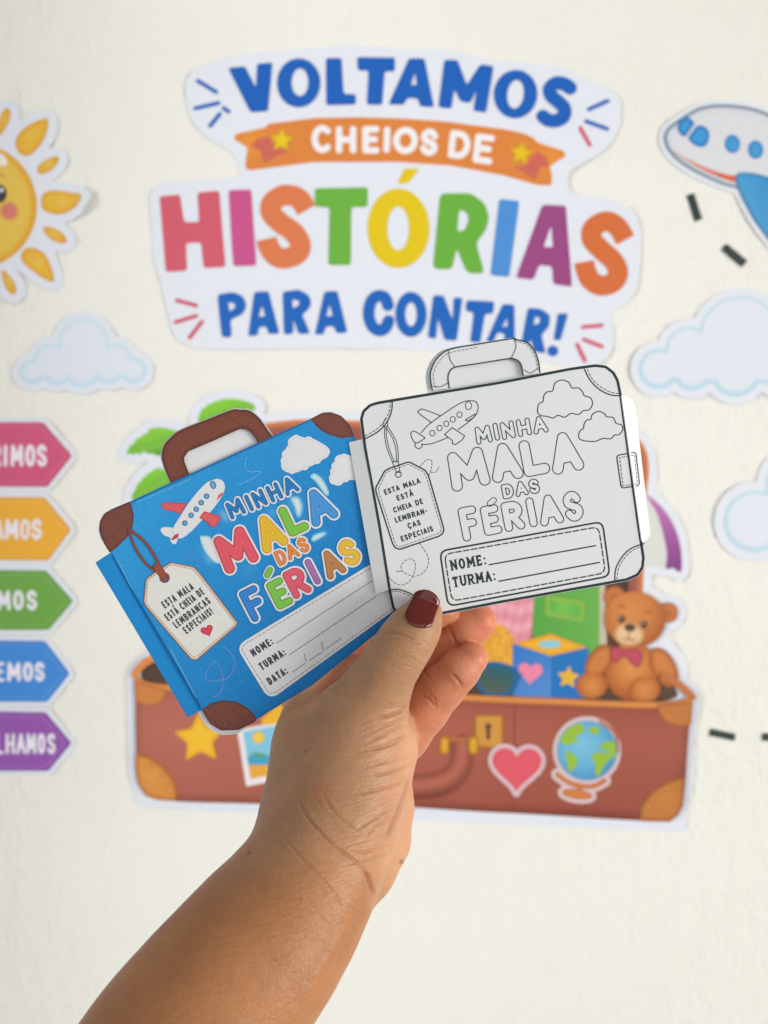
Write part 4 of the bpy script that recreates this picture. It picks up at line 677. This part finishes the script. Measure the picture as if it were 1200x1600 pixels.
ink('dashed_heart', dash(crv(G([(475, 740), (530, 820), (548, 880), (520, 960), (450, 1000), (380, 985), (335, 950), (345, 900), (400, 865), (440, 890), (440, 960), (400, 1040), (340, 1070), (280, 1050), (230, 1000)])), 4.5, 2.2) + dash(crv(G([(480, 150), (530, 95), (570, 100), (572, 150), (550, 215)])), 3.5, 2) + dash(crv(G([(565, 190), (600, 190), (632, 148)])), 3.5, 2) + [G([(295, 965), (335, 962)])], .95, None, 1, .4)

#=HAND=#
# ------------------------------------------------------------------ hand and forearm: one continuous surface from a field of tapered limbs
def smin(a, b, k):
    h = np.clip(.5 + .5 * (b - a) / k, 0, 1); return b * (1 - h) + a * h - k * h * (1 - h)
RES = .0010
lo = np.array([-.21, .245, CAMZ - .34]); hi = np.array([.085, .425, CAMZ + .0])
nx, ny, nz = [int(math.ceil((hi[i] - lo[i]) / RES)) + 1 for i in range(3)]
gx, gy, gz = (lo[i] + np.arange(n) * RES for i, n in enumerate((nx, ny, nz)))
BIG = .03
def chain_field(Fd, pts, k):
    """pts: (px, py, depth, radius in photo px [, flatten]); blends a tapered limb into field Fd in place"""
    Q = [(P3(p[0], p[1], p[2]), p[3] * KPX * p[2]) for p in pts]
    for (a, ra), (b, rb) in zip(Q[:-1], Q[1:]):
        m = max(ra, rb) + .018; l = np.minimum(a, b) - m; h = np.maximum(a, b) + m
        i0 = np.clip(((l - lo) / RES).astype(int), 0, [nx, ny, nz]); i1 = np.clip(((h - lo) / RES).astype(int) + 1, 0, [nx, ny, nz])
        if (i1 <= i0).any(): continue
        X = gx[i0[0]:i1[0], None, None]; Y = gy[None, i0[1]:i1[1], None]; Z = gz[None, None, i0[2]:i1[2]]
        ba = b - a; L = ba @ ba
        t = np.clip(((X - a[0]) * ba[0] + (Y - a[1]) * ba[1] + (Z - a[2]) * ba[2]) / L, 0, 1)
        d = np.sqrt((X - a[0] - t * ba[0]) ** 2 + (Y - a[1] - t * ba[1]) ** 2 + (Z - a[2] - t * ba[2]) ** 2) - (ra + (rb - ra) * t)
        s = (slice(i0[0], i1[0]), slice(i0[1], i1[1]), slice(i0[2], i1[2]))
        Fd[s] = smin(Fd[s], d.astype(np.float32), k)
def field(): return np.full((nx, ny, nz), BIG, np.float32)
THUMB = [(662, 957, .3300, 27), (653, 975, .3292, 33), (638, 997, .3282, 38), (622, 1021, .3281, 39), (605, 1046, .3300, 42), (588, 1078, .3340, 49), (570, 1120, .3370, 62)]
ARM = [(500, 1335, .3180, 88), (480, 1375, .3130, 99), (450, 1424, .3070, 105), (418, 1464, .3020, 115), (385, 1505, .2970, 120), (345, 1556, .2910, 127), (306, 1606, .2860, 133), (260, 1670, .2800, 141), (195, 1760, .2720, 152)]
fb = field()
chain_field(fb, ARM, .010)
chain_field(fb, [(570, 1120, .337, 62), (556, 1160, .3380, 76), (540, 1220, .3350, 86), (518, 1290, .3270, 92), (500, 1335, .318, 88)], .010)
chain_field(fb, [(487, 1118, .3560, 44), (487, 1160, .3500, 54), (489, 1215, .3440, 60), (486, 1275, .3340, 68), (490, 1330, .3200, 80)], .010)
chain_field(fb, [(603, 1140, .3460, 44), (603, 1172, .3450, 47), (590, 1215, .3420, 50), (570, 1270, .3360, 56)], .004)
chain_field(fb, [(607, 1215, .3560, 36), (606, 1262, .3500, 39), (594, 1310, .3440, 46), (566, 1355, .3340, 50), (520, 1400, .3180, 58)], .0035)
chain_field(fb, [(540, 1130, .3720, 60), (560, 1180, .3680, 62), (557, 1240, .3600, 62), (540, 1310, .3400, 70), (500, 1370, .3230, 70)], .010)
chain_field(fb, THUMB, .006)
ff = field()
for fing, kk in (([(690, 950, .3640, 27), (640, 975, .3660, 31), (580, 1010, .3720, 33), (520, 1062, .3720, 36), (487, 1110, .3600, 40)], .003),
                 ([(748, 971, .3690, 28), (728, 983, .3700, 32), (700, 1005, .3740, 32.5), (655, 1047, .3790, 35), (600, 1092, .3810, 40), (545, 1140, .3740, 46)], .003),
                 ([(737, 1029, .3560, 25.5), (717, 1047, .3560, 31), (692, 1074, .3585, 33.5), (664, 1106, .3620, 37), (630, 1145, .3630, 41), (585, 1190, .3580, 48)], .003),
                 ([(552, 1034, .3465, 16), (536, 1054, .3500, 18), (510, 1085, .3540, 24)], .003),
                 ([(692, 1092, .3860, 24), (665, 1112, .3880, 28), (630, 1150, .3860, 32), (585, 1200, .3740, 42)], .003)):
    f1 = field(); chain_field(f1, fing, kk); ff = smin(ff, f1, .0012)
fwt = fb - ff                                                     # >0 where the fingers own the surface
Fd = smin(fb, ff, .0018)
# surface nets
ins = Fd < 0
def surface_nets(Fd):
    c = [Fd[i:i + nx - 1, j:j + ny - 1, k:k + nz - 1] for i in (0, 1) for j in (0, 1) for k in (0, 1)]
    s = sum((q < 0).astype(np.int8) for q in c); act = (s > 0) & (s < 8); idx = np.argwhere(act)
    cv = np.stack([q[act] for q in c], 1).astype(np.float64); offs = np.array([(i, j, k) for i in (0, 1) for j in (0, 1) for k in (0, 1)], float)
    acc = np.zeros((len(idx), 3)); cnt = np.zeros(len(idx))
    for a in range(8):
        for b in range(a + 1, 8):
            if np.abs(offs[a] - offs[b]).sum() != 1: continue
            m = (cv[:, a] < 0) != (cv[:, b] < 0); t = cv[:, a] / (cv[:, a] - cv[:, b] + 1e-15)
            acc[m] += (offs[a] + (offs[b] - offs[a]) * t[:, None])[m]; cnt[m] += 1
    V = lo + (idx + acc / cnt[:, None]) * RES
    vid = np.full(act.shape, -1, np.int64); vid[act] = np.arange(len(idx)); Fc = []
    I = Fd < 0
    for ax in range(3):
        o1, o2 = [(1, 2), (2, 0), (0, 1)][ax]
        sl0 = [slice(None)] * 3; sl1 = [slice(None)] * 3; sl0[ax] = slice(0, -1); sl1[ax] = slice(1, None)
        a, b = I[tuple(sl0)], I[tuple(sl1)]; e = np.argwhere(a != b); fl = a[tuple(e.T)]
        ok = (e[:, o1] > 0) & (e[:, o2] > 0) & (e[:, o1] < Fd.shape[o1] - 1) & (e[:, o2] < Fd.shape[o2] - 1); e, fl = e[ok], fl[ok]
        q = []
        for d1, d2 in ((-1, -1), (0, -1), (0, 0), (-1, 0)):
            p = e.copy(); p[:, o1] += d1; p[:, o2] += d2; q.append(vid[tuple(p.T)])
        q = np.stack(q, 1); q[~fl] = q[~fl][:, ::-1]; Fc.append(q)
    return V, np.concatenate(Fc), idx
V, Fq, idx = surface_nets(Fd)
wfin = np.clip(fwt[tuple(idx.T)] / .004 + .5, 0, 1)
# smooth a little, then one subdivision
person = thing('person', 'left hand and bare forearm with dark red thumbnail gripping both cards', 'person', P3(500, 1350, .32))
me0 = bpy.data.meshes.new('tmp'); me0.from_pydata(V.tolist(), [], Fq.tolist())
at = me0.attributes.new('wf', 'FLOAT', 'POINT'); at.data.foreach_set('value', wfin.astype(np.float32))
ob0 = bpy.data.objects.new('tmp', me0); COL.objects.link(ob0)
s_ = ob0.modifiers.new('s', 'SMOOTH'); s_.iterations = 2; s_.factor = .5
ss = ob0.modifiers.new('d', 'SUBSURF'); ss.levels = 1; ss.render_levels = 1
dg = bpy.context.evaluated_depsgraph_get(); dg.update(); ev = ob0.evaluated_get(dg); me1 = ev.to_mesh()
nv = len(me1.vertices); V = np.empty(nv * 3); me1.vertices.foreach_get('co', V); V = V.reshape(-1, 3)
Nn = np.empty(nv * 3); me1.vertices.foreach_get('normal', Nn); Nn = Nn.reshape(-1, 3)
wf = np.empty(nv, np.float32); me1.attributes['wf'].data.foreach_get('value', wf)
Fq = [list(p.vertices) for p in me1.polygons]
ev.to_mesh_clear(); bpy.data.objects.remove(ob0); bpy.data.meshes.remove(me0)
px = 600 + V[:, 0] / V[:, 1] / KPX; py = 800 - (V[:, 2] - CAMZ) / V[:, 1] / KPX
facing = np.clip(-(Nn * (V - np.array([0, 0, CAMZ]))).sum(1) / np.linalg.norm(V - np.array([0, 0, CAMZ]), axis=1) * 3, 0, 1)
# creases: (points, width px, depth mm, which: 'b' body 'f' fingers)
T1 = zm(420, 900, 3.0); T2 = zm(370, 1080, 3.0)
CR = [(T1([(525, 268), (580, 262), (640, 280), (690, 305)]), 2.2, .45, 'b'), (T1([(535, 300), (600, 290), (650, 300)]), 1.6, .25, 'b'), (T1([(600, 250), (650, 262), (690, 285)]), 1.6, .25, 'b'), (T1([(640, 305), (690, 320), (720, 315)]), 1.6, .3, 'b'),
      (T1([(645, 608), (615, 638), (565, 656), (505, 668)]), 2.2, .8, 'b'), (T1([(645, 660), (580, 690), (500, 720)]), 2.2, .5, 'b'), (T1([(630, 700), (540, 745), (470, 775)]), 2.2, .45, 'b'), (T1([(650, 740), (560, 790), (480, 820)]), 2.4, .45, 'b'),
      (T2([(800, 345), (720, 380), (640, 400)]), 2.2, .4, 'b'), (T2([(790, 420), (700, 455), (560, 480)]), 2.2, .4, 'b'), (T2([(770, 300), (690, 330), (590, 360)]), 2.0, .3, 'b'), (T2([(790, 215), (700, 262), (600, 275)]), 2.2, .4, 'b'), (T2([(735, 545), (640, 600), (560, 650)]), 2.0, .3, 'b'), (T2([(745, 590), (660, 625), (600, 690)]), 2.0, .3, 'b'), (T2([(660, 745), (590, 752), (540, 740)]), 1.8, .3, 'b'),
      (T2([(810, 395), (790, 480), (760, 560), (725, 640), (700, 700)]), 4.0, .9, 'b'), (T2([(400, 480), (450, 560), (520, 620), (580, 650)]), 2.2, .3, 'b'), (T2([(280, 480), (330, 590), (440, 710), (560, 800), (600, 850)]), 2.4, .4, 'b'), (T2([(600, 840), (620, 890), (640, 955)]), 3.0, .8, 'b'), (T2([(220, 680), (300, 780), (400, 880), (480, 970)]), 2.0, .25, 'b'), (T2([(380, 880), (430, 930), (500, 1010)]), 1.8, .22, 'b'),
      (T1([(840, 230), (865, 290), (895, 345)]), 2.2, .5, 'f'), (T1([(715, 420), (735, 450), (750, 480)]), 2.2, .5, 'f'), (T1([(720, 560), (750, 575), (775, 610)]), 2.2, .5, 'f'), (T1([(745, 545), (775, 575), (785, 625)]), 1.8, .3, 'f'), (T1([(855, 460), (880, 480), (905, 520)]), 2.2, .5, 'f')]
disp = np.zeros(nv); dark = np.zeros(nv)
for yy in np.arange(1095, 1340, 8.0):               # fan of fine lines over the thumb's base
    x1 = 642 - max(0, yy - 1250) * .25 + rng.uniform(-14, 4); ln = rng.uniform(35, 95); sl = rng.uniform(.16, .34)
    CR.append(([(x1, yy), (x1 - ln * .5, yy + ln * .5 * sl + rng.uniform(-2, 2)), (x1 - ln, yy + ln * sl + rng.uniform(-3, 5))], 1.5, rng.uniform(.10, .22), 'b'))
for q in range(46):                                  # short lines around wrist and thumb joint
    x1, yy = rng.uniform(400, 560), rng.uniform(1230, 1440); ln = rng.uniform(18, 60); a = rng.uniform(.5, .95)
    CR.append(([(x1, yy), (x1 + ln * .5 * math.cos(a), yy + ln * .5 * math.sin(a) + 1.5), (x1 + ln * math.cos(a), yy + ln * math.sin(a))], 1.5, rng.uniform(.06, .14), 'b'))
for q in range(16):
    x1, yy = rng.uniform(592, 660), rng.uniform(985, 1050); ln = rng.uniform(12, 30)
    CR.append(([(x1, yy), (x1 + ln * .5, yy + ln * .12), (x1 + ln, yy + ln * .4)], 1.4, rng.uniform(.06, .14), 'b'))
for pts, wd, dp, wh in CR:
    c = crv(pts, False, 5); x0, y0, x1, y1 = bbox(c, wd * 4); m = (px > x0) & (px < x1) & (py > y0) & (py < y1) & (facing > .02); m &= (wf > .5) if wh == 'f' else (wf < .7)
    i = np.where(m)[0]
    if not len(i): continue
    d = np.full(len(i), 1e9); tt = np.zeros(len(i)); n = len(c) - 1
    for j in range(n):
        q = segdist(px[i], py[i], c[j], c[j + 1]); b = q < d; d[b] = q[b]; tt[b] = (j + .5) / n
    d = np.sqrt(d); taper = np.clip(np.minimum(tt, 1 - tt) * 5, .15, 1)
    g = np.exp(-(d / wd) ** 2) * taper; bulge = np.exp(-((d - wd * 2.4) / (wd * 1.6)) ** 2) * taper * .16
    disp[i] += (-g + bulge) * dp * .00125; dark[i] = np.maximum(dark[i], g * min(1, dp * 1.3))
# fine skin folds across the back of the hand, knuckle mound, tendon
tri = 0; fold = np.sin(px * .50 + py * .28 + 2 * np.sin(py * .05)) * np.sin(px * .12 - py * .33)
disp += .0018 * np.exp(-(((px - 520) / 22) ** 2 + ((py - 1085) / 16) ** 2)) * (wf < .5)
tend = np.sqrt(segdist(px, py, (455, 1600), (535, 1450))); disp += .0010 * np.exp(-(tend / 12) ** 2) * facing
V = V + Nn * disp[:, None]
back_c, palm_c, fing_c, arm_c = np.array((187., 138, 99)), np.array((216., 158, 118)), np.array((215., 138, 101)), np.array((186., 125, 78))
kp = np.clip((px - 575 - (py - 1100) * -.02) / 60, 0, 1) * np.clip((py - 1100) / 60, 0, 1) * np.clip((1480 - py) / 120, 0, 1)
c = back_c * np.ones((nv, 1)); ka = np.clip((py - 1300) / 120, 0, 1)[:, None]; c = c * (1 - ka) + arm_c * ka; c = c * (1 - kp[:, None]) + palm_c * kp[:, None]; c = c * (1 - wf[:, None]) + fing_c * wf[:, None]
tipk = np.exp(-(((px - 765) / 26) ** 2 + ((py - 985) / 40) ** 2))[:, None] * wf[:, None]; c = c * (1 - .4 * tipk) + np.array((224., 112, 88)) * .4 * tipk
kn = np.exp(-(((px - 500) / 26) ** 2 + ((py - 1240) / 20) ** 2))[:, None] * .35; c = c * (1 - kn) + np.array((196., 112, 72)) * kn
for mx_, my_, mr_ in ((627, 1347, 3.2), (478, 1174, 1.8), (388, 1333, 2.2), (470, 1405, 1.6), (430, 1500, 1.5)):
    q = np.exp(-(((px - mx_) / mr_) ** 2 + ((py - my_) / mr_) ** 2))[:, None] * .7; c = c * (1 - q) + np.array((92., 56, 40)) * q
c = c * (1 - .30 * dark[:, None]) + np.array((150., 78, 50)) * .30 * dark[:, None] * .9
body_o = new_mesh('body', V, Fq, M_SKIN, person, lin(np.clip(c, 0, 255)), True)
# thumbnail: a curved plate following the thumb
ax0, ax1 = np.array((651.0, 975.)), np.array((671., 926.)); ud = (ax1 - ax0) / np.linalg.norm(ax1 - ax0); vd = np.array((-ud[1], ud[0])); Ln = np.linalg.norm(ax1 - ax0)
NV, NF, nu, nw_ = [], [], 26, 22
nm = (np.hypot(px - 660, py - 958) < 23) & (V[:, 1] < .330) & (facing > .15)
qf = lambda x, y: np.stack([np.ones_like(x), x - 660, y - 958, (x - 660) ** 2, (y - 958) ** 2, (x - 660) * (y - 958)], -1)
qc = np.linalg.lstsq(qf(px[nm], py[nm]), V[nm, 1], rcond=None)[0]
for i in range(nu + 1):
    a = i / nu
    for j in range(nw_ + 1):
        b = j / nw_ * 2 - 1
        hw = 23.5 * (1 - .10 * a) * (1 - max(0, (.16 - a) / .16) ** 2 * .30) * (1 - max(0, (a - .80) / .20) ** 2 * .42)
        cur = (1 - b * b); aa = a * Ln + (-5.0 * (1 - b * b) * (1 - a) ** 3 * 0 + (1 - a) * (-4.5 * cur) + a * (3.0 * cur))
        q = ax0 + ud * aa + vd * b * hw
        cq2 = ax0 + ud * aa; dep = float(qf(np.array(cq2[0]), np.array(max(cq2[1], 938.))) @ qc) - .0011 + .0012 * b ** 4
        NV.append(P3(q[0], q[1], dep))
NT = (nu + 1) * (nw_ + 1)
NV = NV + [v + np.array((0, .0009, 0)) for v in NV]
for i in range(nu):
    for j in range(nw_):
        a = i * (nw_ + 1) + j; NF.append([a, a + 1, a + nw_ + 2, a + nw_ + 1]); NF.append([a + NT, a + nw_ + 1 + NT, a + nw_ + 2 + NT, a + 1 + NT])
rim_ = [i * (nw_ + 1) for i in range(nu + 1)] + [nu * (nw_ + 1) + j for j in range(1, nw_ + 1)] + [i * (nw_ + 1) + nw_ for i in range(nu - 1, -1, -1)] + [j for j in range(nw_ - 1, 0, -1)]
for i in range(len(rim_)): a, b = rim_[i], rim_[(i + 1) % len(rim_)]; NF.append([a, b, b + NT, a + NT])
new_mesh('fingernail', np.array(NV), NF, M_NAIL, person, None, True)
for o in bpy.data.objects:
    if '_org' in o: del o['_org']
